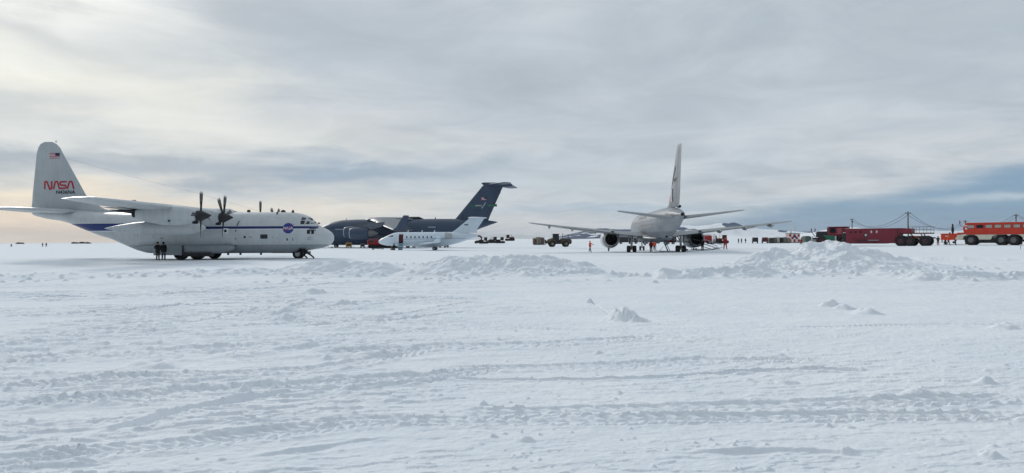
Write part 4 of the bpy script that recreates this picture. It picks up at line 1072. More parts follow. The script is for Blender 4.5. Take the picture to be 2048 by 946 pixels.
def person_mesh(pose, top, legs):
    J = dict(PEL=(0,0,.96), SP=(0,0,1.14), CH=(0,.01,1.34), NK=(0,0,1.49), HD=(0,-.01,1.60), TOP=(0,0,1.70), LS=(-.18,0,1.42), RS=(.18,0,1.42), LE=(-.25,.03,1.16), RE=(.25,.03,1.16), LW=(-.23,-.06,.93), RW=(.23,-.06,.93),
             LH=(-.095,0,.92), RH=(.095,0,.92), LK=(-.11,-.02,.51), LA=(-.12,0,.10), RK=(.11,-.02,.51), RA=(.12,0,.10))
    J.update(POSES[pose])
    rad = dict(PEL=.175, SP=.165, CH=.185, NK=.075, HD=.095, TOP=.085, LS=.095, RS=.095, LE=.07, RE=.07, LW=.05, RW=.05, LH=.115, RH=.115, LK=.085, RK=.085, LA=.065, RA=.065)
    ed = [('PEL','SP','t'),('SP','CH','t'),('CH','NK','t'),('NK','HD','s'),('HD','TOP','s'),('CH','LS','t'),('CH','RS','t'),('LS','LE','t'),('RS','RE','t'),('LE','LW','t'),('RE','RW','t'),('PEL','LH','l'),('PEL','RH','l'),('LH','LK','l'),('RH','RK','l'),('LK','LA','l'),('RK','RA','l')]
    V = {k: Vector(v) for k, v in J.items()}
    for s in 'LR':
        d = (V[s+'A']-V[s+'K']).normalized(); t = V[s+'A']+Vector((0,-.17,-.04)); V[s+'T'] = t; rad[s+'T'] = .05; ed.append((s+'A', s+'T', 'b'))
        w = (V[s+'W']-V[s+'E']).normalized(); V[s+'P'] = V[s+'W']+w*.08; rad[s+'P'] = .036; ed.append((s+'W', s+'P', 'g'))
    names = list(V); ix = {k: i for i, k in enumerate(names)}
    me = bpy.data.meshes.new('person'); me.from_pydata([V[k][:] for k in names], [(ix[a], ix[b]) for a, b, _ in ed], []); me.update()
    o = bpy.data.objects.new('tmp', me); COL.objects.link(o)
    sk = o.modifiers.new('skin', 'SKIN'); sk.use_smooth_shade = True
    for k in names:
        q = me.skin_vertices[0].data[ix[k]]; r = rad[k]
        q.radius = (r, r*(.78 if k in ('CH','SP','PEL') else 1)); q.use_root = (k == 'PEL')
    sb = o.modifiers.new('sub', 'SUBSURF'); sb.levels = 2
    dg = bpy.context.evaluated_depsgraph_get(); m2 = bpy.data.meshes.new_from_object(o.evaluated_get(dg))
    bpy.data.objects.remove(o)
    mats = [PM[top], PM[legs], PM['boot'], PM['glove'], M['skin'], M['dark']]
    mid = {'t':0,'l':1,'b':2,'g':3,'s':4}
    vs = [v.co[:] for v in m2.vertices]; mb = MB()
    for p in m2.polygons:
        c = p.center; best = 9; kk = 0
        for a, b, m_ in ed:
            A, B = V[a], V[b]; ab = B-A; t = max(0, min(1, (c-A).dot(ab)/ab.length_squared)); dd = (c-A-ab*t).length
            if dd < best: best = dd; kk = mid[m_]
        mb.f.append(tuple(p.vertices)); mb.mi.append(kk)
    mb.v = vs
    for s in 'LR':
        # five gloved fingers, thumb off the side of the palm
        w = (V[s+'W']-V[s+'E']).normalized(); a = w.cross(Vector((0,1,0))); a = a.normalized() if a.length > .1 else Vector((1,0,0)); n = a.cross(w)
        sg = 1 if s == 'L' else -1
        for k, ln in enumerate((.055,.068,.074,.066)):
            b0 = V[s+'P']+a*(k-1.5)*.019; mb.tube([b0, b0+w*ln*.6+n*.004, b0+w*ln+n*.018], [.011,.010,.007], 6, 3)
        b0 = V[s+'W']+w*.03+a*sg*.03; mb.tube([b0, b0+w*.03+a*sg*.025, b0+w*.065+a*sg*.03+n*.01], [.012,.011,.008], 6, 3)
    # face: nose, eyes, mouth
    h = V['HD']+(V['TOP']-V['HD'])*.25; f = Vector((0,-1,0))
    mb.ball(h+f*.10+Vector((0,0,-.01)), .018, 6, 4, (1,1,1.4))
    for e in (-.034,.034): mb.ball(h+f*.088+Vector((e,0,.022)), .011, 6, 5)
    mb.box(h+f*.092+Vector((0,0,-.055)), (.045,.01,.008), mi=5)
    m3 = bpy.data.meshes.new('person'); m3.from_pydata(mb.v, [], mb.f)
    for m_ in mats: m3.materials.append(m_)
    m3.polygons.foreach_set('material_index', mb.mi); m3.polygons.foreach_set('use_smooth', [True]*len(m3.polygons)); m3.update()
    bpy.data.meshes.remove(m2); bpy.data.meshes.remove(me)
    # hood or hat as a shell round the back of the head, and the skirt of the parka
    hd = MB(); c = V['HD']+(V['TOP']-V['HD'])*.45; up = (V['TOP']-V['HD']).normalized()
    hd.ball(c+Vector((0,.022,.02)), .125, 10, 0, (.92,1.0,1.08))
    sk_ = MB(); a, b = V['SP'], V['PEL']; d = (b-a).normalized()
    sk_.tube([a-d*.02, b, b+d*.14], [.19,.20,.21], 14, 0)
    hd2 = bpy.data.meshes.new('hood'); hd2.from_pydata(hd.v, [], hd.f)
    sk2 = bpy.data.meshes.new('parka_hem'); sk2.from_pydata(sk_.v, [], sk_.f)
    for q in (hd2, sk2): q.polygons.foreach_set('use_smooth', [True]*len(q.polygons)); q.materials.append(PM[top])
    return m3, hd2, sk2
PCACHE = {}
def person(pose, top, legs, loc, rz, label, group=None, sc=1.0):
    k = (pose, top, legs)
    if k not in PCACHE: PCACHE[k] = person_mesh(*k)
    b, h, s = PCACHE[k]
    o = bpy.data.objects.new('person', b); COL.objects.link(o); o.location = loc; o.rotation_euler = (0,0,rz); o.scale = (sc,sc,sc)
    tag(o, label, 'person', group)
    for nm, me in (('hood', h), ('parka_hem', s)):
        c = bpy.data.objects.new(nm, me); COL.objects.link(c); c.parent = o
    return o
def px_person(pose, top, legs, px, D, rz, label, group=None, sc=1.0, dz=0.0):
    x = gx(px, D); return person(pose, top, legs, (x, D, gz(x, D)+dz), R(rz), label, group, sc)
px_person('hips','dark','olive', 315.5, 69.6, 60, 'person in olive coveralls standing by the white propeller plane, left one of two', 'people by the propeller plane', .98)
px_person('stand','black','grey', 327, 69.2, -170, 'person in black jacket and grey trousers with back turned by the propeller plane', 'people by the propeller plane', .98)
px_person('lunge','black','dark', 611, 72.4, -90, 'person in dark clothing bent over behind the nose wheel of the white propeller plane')
px_person('point','orange','navy', 1180, 119, 60, 'person in orange jacket walking alone left of the airliner with one arm held out')
px_person('stand','red','black', 1302, 111.0, 150, 'person in red jacket and black trousers standing between the main wheels of the airliner', None, 1.02)
px_person('stand','orange','dark', 1308.5, 134, 20, 'person in orange jacket farther under the airliner belly')
px_person('stand','black','black', 1405, 111, 200, 'person all in black standing below the right engine of the airliner', None, 1.04)
px_person('wide','red','red', 1450.5, 104, 10, 'person in red parka and red trousers with legs apart beside the red fire truck', None, 1.02)
for px, l, t, ps in ((1477,'leftmost of three small distant people right of the airliner','dark','stand'),(1483,'middle one of three small distant people right of the airliner','olive','wide'),(1491,'rightmost of three small distant people right of the airliner','dark','walk')):
    px_person(ps, t, 'dark', px, 262, 30, l, 'distant people right of the airliner')
px_person('wide','red','dkr' if False else 'black', 1602, 190, 0, 'person in red parka seen above the crest of the large snow mound', None, 1.1, -.35)
px_person('hips','dark','red', 1876, 141, -30, 'person in dark jacket and red trousers standing between the maroon carrier and the orange hood', 'people by the red vehicles')
px_person('walk','grey','grey', 1884, 215, 40, 'small distant person in grey behind the people at the orange hood')
px_person('walk','orange','dark', 1896.5, 140, 60, 'person in orange parka and black trousers walking in front of the orange hood', 'people by the red vehicles')
px_person('wide','red','navy', 1911, 139, 50, 'person in red parka carrying a black bag in front of the orange hood', 'people by the red vehicles')
px_person('kneel','black','black', 786.5, 140.5, 80, 'person in black kneeling at the nose wheel of the small jet')
px_person('stand','dark','olive', 799, 145.5, 20, 'person in dark jacket standing behind the nose of the small jet', None, .98)
px_person('walk','dark','dark', 85, 300, 90, 'left one of two dark figures far out on the snow below the white tail', 'distant figures on the left')
px_person('wide','dark','dark', 92.5, 300, 10, 'right one of two dark figures far out on the snow below the white tail', 'distant figures on the left')
px_person('kneel','dark','dark', 23, 330, 0, 'single dark crouching figure far out at the left edge')
def bag(px, D, z, label):
    x = gx(px, D); t = thing('duffel_bag', label, 'bag', (x, D, gz(x,D)+z), R(20))
    MB().box((0,0,.2),(.32,.55,.38),b=.08).build('bag_body', PM['black'], t)
    MB().tube([(0,-.12,.36),(0,-.1,.5),(0,.1,.5),(0,.12,.36)], .015, 6).build('handle', M['dark'], t)
bag(1908.3, 139.0, .35, 'black duffel bag hanging from the hand of the person in red by the orange hood')
bag(1890.5, 140.2, .35, 'black duffel bag hanging left of the person in orange by the orange hood')

# ------------------------------------------------------------------ wheel loader with cargo
def loader():
    D = 214; x = gx(1112, D)
    t = thing('wheel_loader', 'tan wheel loader with black cab carrying a netted cargo load to the left', 'loader', (x, D, gz(x,D)), R(186))
    MB().box((-2.7,0,1.75),(3.0,2.0,1.25),b=.2).box((-4.15,0,1.5),(.5,2.2,1.1),b=.1).build('engine_hood', mat('sooty_tan', (78,66,56), .6, var=.4), t)
    MB().box((-2.0,0,1.1),(4.6,1.1,.6),b=.1).box((1.2,0,1.2),(2.4,1.0,.9),b=.1).box((.3,0,1.6),(3.2,1.5,1.0),b=.1).build('frame', M['dark'], t)
    c = MB().box((.1,0,2.55),(1.9,1.7,2.2),b=.15,top=.9).box((.1,0,3.7),(2.1,1.9,.12),b=.04).build('cab', M['dark'], t)
    for s in (-1,1): MB().box((.1,s*.86,3.0),(1.1,.03,.85)).build('window', M['glass'], c)
    MB().box((1.03,0,3.0),(.03,1.3,.9)).build('windscreen', mat('pale_glass', (150,165,175), .2), c)
    for s in (-1,1):
        for wx in (-2.75, 1.2): wheel(t, (wx, s*1.15, .86), .87, .62, .5, [M['tyre'], M['rimtan']], lugs=20)
        MB().prism([(.1,1.2),(.35,1.75),(.9,2.05),(1.5,2.05),(2.05,1.75),(2.3,1.2),(2.15,1.2),(1.9,1.65),(1.45,1.9),(.95,1.9),(.5,1.65),(.25,1.2)], s*.8, s*1.5).build('mudguard', M['tan_y'], t)
        MB().tube([(.9,s*.6,2.3),(2.2,s*.6,2.0),(3.0,s*.6,1.0)], .26, 8).tube([(1.2,s*.35,1.4),(2.6,s*.35,1.5)], .09).build('lift_arm', M['tan_y'], t)
    MB().tube([(-1.9,.4,2.3),(-1.9,.4,3.9)], .09).build('exhaust_stack', M['dark'], t)
    MB().tube([(-3.6,.5,2.3),(-3.6,.5,3.6)], .05).tube([(-3.6,-.5,2.3),(-3.6,-.5,3.3)], .05).build('light_mast', M['dark'], t)
    MB().box((3.1,0,1.5),(.15,2.2,1.2),b=.03).box((4.7,0,.62),(3.4,1.8,.12)).build('fork', M['dark'], t)
    k = thing('cargo_load', 'netted pallet of brown and grey bags on the forks of the wheel loader', 'cargo', (x, D, gz(x,D)), R(186))
    MB().box((5.0,0,.74),(3.3,2.4,.12)).build('pallet', M['steel'], k)
    rnd = random.Random(5)
    for i, (bx, w_, h_, m_) in enumerate(((3.95,.9,1.95,'tan2'),(4.75,.75,2.1,'grey'),(5.45,.7,2.05,'tan'),(6.25,.85,1.7,'tan2'))):
        b = MB(); b.box((bx,-.55,.8+h_/2),(w_,1.05,h_),b=.16); b.box((bx+.05,.55,.8+h_*.47),(w_,1.05,h_*.94),b=.16)
        b.v = [(v[0]+rnd.uniform(-.04,.04), v[1], v[2]+rnd.uniform(-.05,.05)) for v in b.v]; b.build('bag_stack', M[m_], k)
    n = MB()
    for i in range(8): xx = 3.5+i*.43; n.tube([(xx,-1.14,.8),(xx,-1.14,2.7),(xx,1.14,2.7),(xx,1.14,.8)], .025, 5)
    for z in (1.2,1.7,2.2): n.tube([(3.45,-1.15,z),(6.7,-1.15,z)], .025, 5)
    n.build('cargo_net', M['dark'], k)
M['tan_y'] = mat('machine_tan', (112,96,74), .55, var=.3); M['rimtan'] = mat('rim_tan', (140,126,104), .55); M['tan2'] = mat('brown_load', (112,88,74), .85, var=.4)
loader()

# ------------------------------------------------------------------ tracked tractors and trucks in the distance
def tractor(loc, rz, label, body, group=None, blade=True, stack=True):
    t = thing('tracked_tractor', label, 'tractor', loc, rz, group)
    for s in (-1,1):
        pr = [(-2.2,.25),(-1.9,.02),(1.7,.02),(2.2,.35),(2.2,.8),(1.8,1.1),(-1.8,1.1),(-2.3,.8)]
        MB().prism(pr, s*.75, s*1.3, inset=.05).build('track', M['tyre'], t)
    MB().box((1.0,0,1.35),(2.2,1.3,1.0),b=.12).box((-.3,0,.8),(4.0,1.4,.5)).build('engine_hood', body, t)
    c = MB().box((-1.0,0,2.1),(1.5,1.4,1.5),b=.12,top=.9).box((-1.0,0,2.92),(1.7,1.6,.14),b=.04).build('cab', body, t)
    for s in (-1,1): MB().box((-1.0,s*.7,2.3),(1.0,.05,.75)).build('window', M['glass'], c)
    if stack: MB().tube([(.6,.3,1.8),(.6,.3,3.1)], .09).tube([(1.2,.3,1.8),(1.2,.3,2.4)], .09).build('exhaust_stack', M['dark'], t)
    if blade: MB().prism([(2.7,.1),(2.95,.5),(2.95,1.0),(2.75,1.5),(2.6,1.5),(2.75,1.0),(2.75,.5),(2.5,.1)], -1.8, 1.8).tube([(2.6,.7,.6),(1.2,.9,.6)], .1).tube([(2.6,-.7,.6),(1.2,-.9,.6)], .1).build('blade', M['dark'], t)
    return t
def ground_at(px, D, dz=0): x = gx(px, D); return (x, D, gz(x,D)+dz)
brd = mat('brown_red_paint', (84,32,34), .6, var=.3); dkb = mat('dark_machine_paint', (40,36,40), .6, var=.3)
tractor(ground_at(986, 350, .5), R(200), 'dark tracked tractor far out right of the tall grey tail, left one', dkb, 'distant tractors')
tractor(ground_at(1000, 352, .4), R(170), 'low dark tracked tractor far out, second from the left of the distant group', dkb, 'distant tractors', stack=False)
tractor(ground_at(1020, 360, 1.5), R(-10), 'brown-red tracked tractor with upright stacks on the distant rise', brd, 'distant tractors', blade=False)
tractor(ground_at(967, 345, .3), R(185), 'dark tracked tractor half hidden by the tail of the small jet', dkb, 'distant tractors', stack=False)
def snow_blower():
    loc = ground_at(957, 346, .3)
    t = thing('snow_blower', 'dark snow blower with curved chute just behind the small jet tail', 'snow blower', loc, 0)
    MB().box((-.2,0,.8),(2.6,2.2,.9),b=.1).build('body', dkb, t)
    MB().tube([(-1.2,0,1.0),(.6,0,1.2),(1.5,0,1.9),(1.5,0,2.7),(.8,0,3.5),(-.8,0,3.7)], [.5,.5,.48,.45,.42,.4], 12).build('chute', brd, t)
    MB().revolve([(-.8,.65),(.8,.65)], (-1.2,0,.7), 'y', 16, cap=(True,True)).build('auger', M['dark'], t)
snow_blower()

def truck(loc, rz, label, body, cat='truck', L=7.5, name='truck', box=None, letters=None, wr=.55, cabm=None, group=None, ladder=False):
    t = thing(name, label, cat, loc, rz, group)
    MB().box((0,0,.85),(L,1.1,.3),b=.04).build('chassis', M['dark'], t)
    c = MB().box((L/2-.9,0,1.9),(1.7,2.3,1.9),b=.18,top=.94).build('cab', cabm or body, t)
    MB().box((L/2-.03,0,2.3),(.08,1.9,.8)).build('windscreen', M['glass'], c)
    for s in (-1,1): MB().box((L/2-.8,s*1.14,2.3),(.9,.06,.7)).build('window', M['glass'], c)
    MB().box((-1.0,0,2.0),(L-2.2,2.4,2.0),b=.08).build('cargo_box', box or body, t)
    for s in (-1,1):
        for wx in (L/2-1.2, -L/2+1.2, -L/2+2.5)[:3 if L > 7 else 2]: wheel(t, (wx, s*1.0, wr), wr, .35)
        MB().box((L/2+.02, s*.8, 1.35),(.06,.3,.22)).build('headlight', M['white'], t)
    if letters:
        for s, rr in ((-1,0),(1,0)):
            q = text_mb(MB(), letters, -1.0, 2.1, .9, s, bold=.03); q.v = [(v[0], s*(1.215), v[2]) for v in q.v]; q.build('lettering', M['white'], t, smooth=0)
    if ladder: MB().tube([(-3,-.5,3.2),(2.4,-.5,3.3)], .05).tube([(-3,-.9,3.2),(2.4,-.9,3.3)], .05).box((0,.5,3.2),(3,.7,.3)).build('ladder', M['steel'], t)
    return t
truck(ground_at(1411, 262), R(184), 'red fire truck partly hidden behind the right engine of the airliner', M['red'], 'fire truck', 7.6, 'fire_truck', wr=.75, ladder=True)
q_ = thing('equipment_box', 'white equipment box standing between the fire truck and the dark red tractor', 'box', ground_at(1427.5, 258)); MB().box((0,0,2.0),(1.0,1.2,2.8),b=.08).build('box_body', M['white'], q_); MB().box((0,0,.35),(1.1,1.3,.5)).build('skid', M['dark'], q_)
tractor(ground_at(1443, 258), R(175), 'dark red tracked tractor behind the person in red beside the airliner', brd)
# dark carriers seen below the left wing of the airliner
truck(ground_at(1251, 330), R(0), 'dark flat carrier with an outlined cab under the left wing of the airliner', dkb, 'truck', 6.5, wr=.5)
truck(ground_at(1283, 335), R(180), 'dark box truck seen behind the left main wheels of the airliner', dkb, 'truck', 7.4, wr=.5)
truck(ground_at(1322, 340), R(0), 'dark truck with red front seen below the airliner belly', dkb, 'truck', 7.4, wr=.5, cabm=M['dkred'])
truck(ground_at(1341, 300), R(180), 'low dark truck right under the airliner tail', dkb, 'truck', 4.5, wr=.45, cabm=M['dkred'])
def van(px, D, label, m):
    t = thing('van', label, 'van', ground_at(px, D), R(75))
    MB().prism([(-2.4,.5),(2.3,.5),(2.4,1.1),(1.6,1.3),(1.0,2.0),(-2.3,2.05),(-2.45,1.2)], -.95, .95, inset=.12).build('body', m, t)
    MB().prism([(1.02,1.93),(1.55,1.35),(1.6,1.35),(1.07,1.96)], -.8, .8).build('windscreen', M['glass'], t)
    for s in (-1,1):
        MB().box((-.5,s*.95,1.6),(2.4,.03,.5)).build('window', M['glass'], t)
        MB().box((2.38,s*.65,.9),(.06,.3,.2)).build('headlight', M['white'], t)
        for wx in (-1.5,1.5): wheel(t, (wx,s*.82,.36), .36, .24)
van(1510, 262, 'dark grey van parked left of the dark red van in the distance', M['dark'])
van(1529.5, 262, 'dark red van parked right of the dark grey van in the distance', brd)
def pallet_load(px, D, w, h, m, label, dome=False):
    x, y, z = ground_at(px, D)
    t = thing('cargo_pallet', label, 'cargo', (x,y,z), R(10), 'cargo pallets in a row on the snow')
    MB().box((0,0,.12),(w,w,.14)).box((0,0,.03),(w*.9,.2,.06)).build('pallet', M['wood'], t)
    b = MB(); b.box((0,0,.2+h*.5),(w*.92,w*.9,h),b=.15 if not dome else .45,top=.92); b.build('load', m, t)
    n = MB()
    for k in (-.3,0,.3): n.tube([(k*w,-w*.47,.2),(k*w,-w*.44,h+.22),(k*w,w*.44,h+.22),(k*w,w*.47,.2)], .03, 5)
    n.build('strap', M['dark'], t)
rowp = [(1542,1.7,1.7,'hazcan','olive wrapped cargo pallet at the left end of the row'),(1549.5,1.2,1.8,'grey','grey cargo pallet second in the row'),(1556,1.1,1.9,'cream','tall pale cargo pallet third in the row'),(1562.5,1.2,1.8,'dark','black cargo pallet in the middle of the row'),(1569.5,1.3,1.9,'grey','light grey netted cargo pallet between black and yellowish pallets'),(1577,1.3,1.7,'tan','yellowish cargo pallet next to the chequered hut'),]
for px, w, h, m, l in rowp: pallet_load(px, 264, w, h, M[m], l)
def hut():
    D = 275; x, y, z = ground_at(1585.5, D)
    t = thing('runway_hut', 'small red and white chequered hut on skids with a white mast', 'hut', (x,y,z), R(4))
    w, h = 4.0, 3.1
    MB().box((0,0,.3+h/2),(w,3.0,h),b=.05).build('wall', M['white'], t)
    c = MB()
    for i in range(5):
        for j in range(3):
            if (i+j) % 2 == 0: c.box((-w/2+.4+i*.8, -1.52, .3+.55+j*.95), (.78,.04,.9)); c.box((-w/2-.0-.02, -1.1+i*.55, .3+.55+j*.95),(.04,.5,.9))
    c.build('red_panel', M['red'], t)
    MB().box((0,0,h+.38),(w+.4,3.4,.16),b=.03).build('roof', M['dark'], t)
    MB().box((0,-1.56,2.3),(1.1,.04,.7)).build('window', M['glass'], t)
    for s in (-1,1): MB().box((0,s*1.1,.15),(w+1,.25,.28),b=.05).build('skid', M['wood'], t)
    MB().box((-.7,0,h+1.8),(.45,.12,2.8)).tube([(-.7,0,h+.4),(-.7,0,h+3.3)], .05).build('mast', M['white'], t)
    MB().tube([(.9,0,h+.4),(.9,0,h+3.0)], .04).tube([(.1,0,h+.6),(.9,0,h+.6)], .03).build('antenna', M['hub'], t)
hut()
def curved_trailer():
    t = thing('covered_sled', 'grey-green covered sled with a rounded roof right of the chequered hut', 'sled', ground_at(1612.5, 262), R(0))
    MB().prism([(-1.1,.4),(1.1,.4),(1.1,1.9),(.8,2.3),(0,2.5),(-.8,2.3),(-1.1,1.9)], -2, 2, inset=.06).build('cover', mat('green_grey_canvas', (74,94,88), .8, var=.3), t)
    for s in (-1,1): MB().box((s*.9,0,.2),(.15,4.4,.3),b=.04).build('runner', M['dark'], t)
curved_trailer()
def rail_sled():
    t = thing('platform_sled', 'black box sled with an open frame railing left of the red and green tractor', 'sled', ground_at(1628.5, 240), R(0))
    MB().box((0,0,.55),(2.4,2.6,.9),b=.06).build('box_body', M['dark'], t)
    r = MB()
    for sx in (-1.15,0,1.15):
        for sy in (-1.2,1.2): r.tube([(sx,sy,.95),(sx,sy,2.2)], .045, 6)
    for sy in (-1.2,1.2): r.tube([(-1.15,sy,2.2),(1.15,sy,2.2)], .045, 6).tube([(-1.15,sy,1.6),(1.15,sy,1.6)], .03, 6)
    for sx in (-1.15,1.15): r.tube([(sx,-1.2,2.2),(sx,1.2,2.2)], .045, 6)
    r.build('railing', M['dark'], t)
rail_sled()

# ------------------------------------------------------------------ big wheeled vehicles on the right
def big_tractor():
    D = 150; x = gx(1668, D)
    t = thing('off_road_tractor', 'red off-road tractor with a green belly tank, half hidden by the snow mound', 'tractor', (x, D, gz(x,D)+.1), R(180-38))
    # +x local faces left and away
    pk = mat('weathered_pink_red', (150,72,86), .55, var=.35); dr = M['dkred']
    MB().box((-.9,0,2.75),(3.7,2.5,1.75),b=.12).build('cab', dr, t)
    MB().box((2.1,0,2.25),(2.4,2.1,1.2),b=.15,top=.92).build('engine_hood', M['dark'], t)
    cb = t.children[0]
    MB().box((1.02,0,3.0),(.08,2.1,1.0)).build('windscreen', M['glass'], cb)
    for s in (-1,1):
        MB().box((-.1,s*1.27,3.0),(1.0,.05,.95)).build('window', M['glass'], cb)
        MB().box((-1.4,s*1.27,2.9),(.85,.04,1.2)).build('door', pk, cb)
        MB().box((-2.3,s*1.27,2.5),(.5,.05,.22)).box((-2.3,s*1.27,2.1),(.6,.05,.14)).build('step', M['white'], cb)
        MB().box((.6,s*1.3,1.5),(2.2,.5,1.0),b=.14).build('fuel_tank', M['green'], t)
        MB().box((-.7,s*1.33,1.45),(.25,.5,.9)).build('tank_strap', M['rim'], t)
        for wx in (2.0,-2.0): wheel(t, (wx, s*1.35, .95), .95, .8, .5, [M['tyre'], M['dkred2']], lugs=18)
        MB().ball((3.25,s*.7,2.55), .2, 8).build('headlight', M['white'], t)
        MB().tube([(3.4,s*1.1,1.9),(4.1,s*1.25,2.9),(4.0,s*1.3,3.4)], .07).box((4.0,s*1.3,3.2),(.12,.3,.5)).build('mirror', M['dark'], t)
    MB().box((-.9,0,3.7),(3.9,2.6,.1),b=.03).build('roof', dr, t)
    MB().box((0,0,1.2),(6.4,1.2,.5)).box((3.6,0,1.35),(.5,2.6,.45),b=.06).build('frame', M['dark'], t)
    MB().box((-3.1,0,2.2),(.7,1.8,1.6),b=.08).build('coupling_tower', M['dark'], t)
M['dkred2'] = mat('hub_red', (96,34,40), .6)
big_tractor()
def carrier():
    D1 = 146.5; x1 = gx(1694, D1); yaw = -42
    t = thing('passenger_carrier', 'maroon box-bodied passenger carrier with three big axles and a railed rear deck', 'trailer', (x1, D1, gz(x1+5, D1-4)), R(yaw))
    mar = skin_paint('maroon_paint', (124,30,50), panel=(1.2,3.0), line=.2, grime=.3, rough=.5)
    MB().box((5.0,0,1.9),(9.6,2.7,2.75),b=.05).build('body', mar, t)
    MB().box((10.8,0,2.85),(2.0,2.6,.85),b=.05).build('overhang_cabin', mar, t)
    MB().box((5.2,0,3.3),(10.4,2.75,.08),b=.02).build('roof', mar, t)
    MB().box((5.0,0,3.36),(10.0,2.3,.06),b=.02).build('roof_snow', M['snowcap'], t)
    for s in (-1,1):
        for wx in (1.2,2.05,2.95): MB().box((wx,s*1.36,2.7),(.34,.04,.32),b=.01).build('window', M['glass'], t)
        for wx in (4.9,5.85): 
            o = disk(MB(), wx, 2.72, .17, 14, 2, rz=.27); o.v = [(v[0], s*1.365, v[2]) for v in o.v]; o.build('oval_window', mat('pale_pane', (190,186,186), .3) if 'pale_pane' not in bpy.data.materials else bpy.data.materials['pale_pane'], t)  # oval panes in one pale colour
        o = MB(); disk(o, 3.9, 2.05, .36, 20, 2, 0, rz=.42); 
        o.v = [(v[0], s*1.366, v[2]) for v in o.v]; o2 = MB(); disk(o2, 3.9, 2.1, .2, 12, 1, 0); stroke(o2, [(3.65,2.25),(3.9,1.8),(4.1,2.3)], .07); o2.v = [(v[0], s*1.372, v[2]) for v in o2.v]
        e = o.build('round_emblem', M['dark'], t, smooth=0); o2.build('emblem_mark', M['flagwhite'], e, smooth=0)
        MB().box((4.0,s*1.5,1.05),(4.2,.3,.1)).build('running_board', M['dark'], t)
        MB().box((5.3,s*1.52,1.12),(1.9,.3,.05)).build('board_snow', M['snowcap'], t)
        MB().box((3.9,s*1.2,.68),(6.8,.25,.45)).build('frame_rail', M['dark'], t)
        MB().box((9.5,s*1.38,1.9),(.08,.04,2.6)).build('corner_seam', M['dark'], t)
        for wx in (9.95,11.5,14.0): wheel(t, (wx, s*1.15, .93), .95, .85, .52, [M['tyre'], M['hubr']], lugs=20)
    MB().box((12.2,0,2.35),(5.7,2.5,.22),b=.03).box((12.0,0,1.6),(5.2,.9,.5)).box((12.0,0,1.0),(4.6,1.6,.3)).build('deck', M['rust'], t)
    MB().tube([(11.6,-1.0,2.2),(12.3,-1.1,1.6),(13.1,-1.1,1.5)], .12).tube([(13.4,-1.1,2.2),(13.8,-1.1,1.2)], .1).tube([(13.4,1.1,2.2),(13.8,1.1,1.2)], .1).build('axle_arm', M['rusto'], t)
    r = MB()
    for sy in (-1.2,1.2):
        for xx in (11.4,12.6,13.8,15.0): r.tube([(xx,sy,2.45),(xx,sy,3.55)], .035, 6)
        for z in (3.0,3.55): r.tube([(11.4,sy,z),(15.0,sy,z)], .035, 6)
    for z in (3.0,3.55): r.tube([(15.0,-1.2,z),(15.0,1.2,z)], .035, 6)
    r.build('railing', M['hub'], t)
    MB().tube([(-.1,0,.9),(-1.6,0,1.0)], .12).box((-.3,0,1.6),(.7,1.8,1.9),b=.1).build('gooseneck', M['dark'], t)
    MB().box((15.15,0,1.5),(.7,.25,.25)).build('tow_hitch', M['dark'], t)
M['hubr'] = mat('hub_grey_red', (82,60,64), .6); M['rust'] = mat('rusty_deck', (86,50,44), .8, var=.4); M['rusto'] = mat('rust_orange_steel', (150,72,44), .7, var=.3)
carrier()
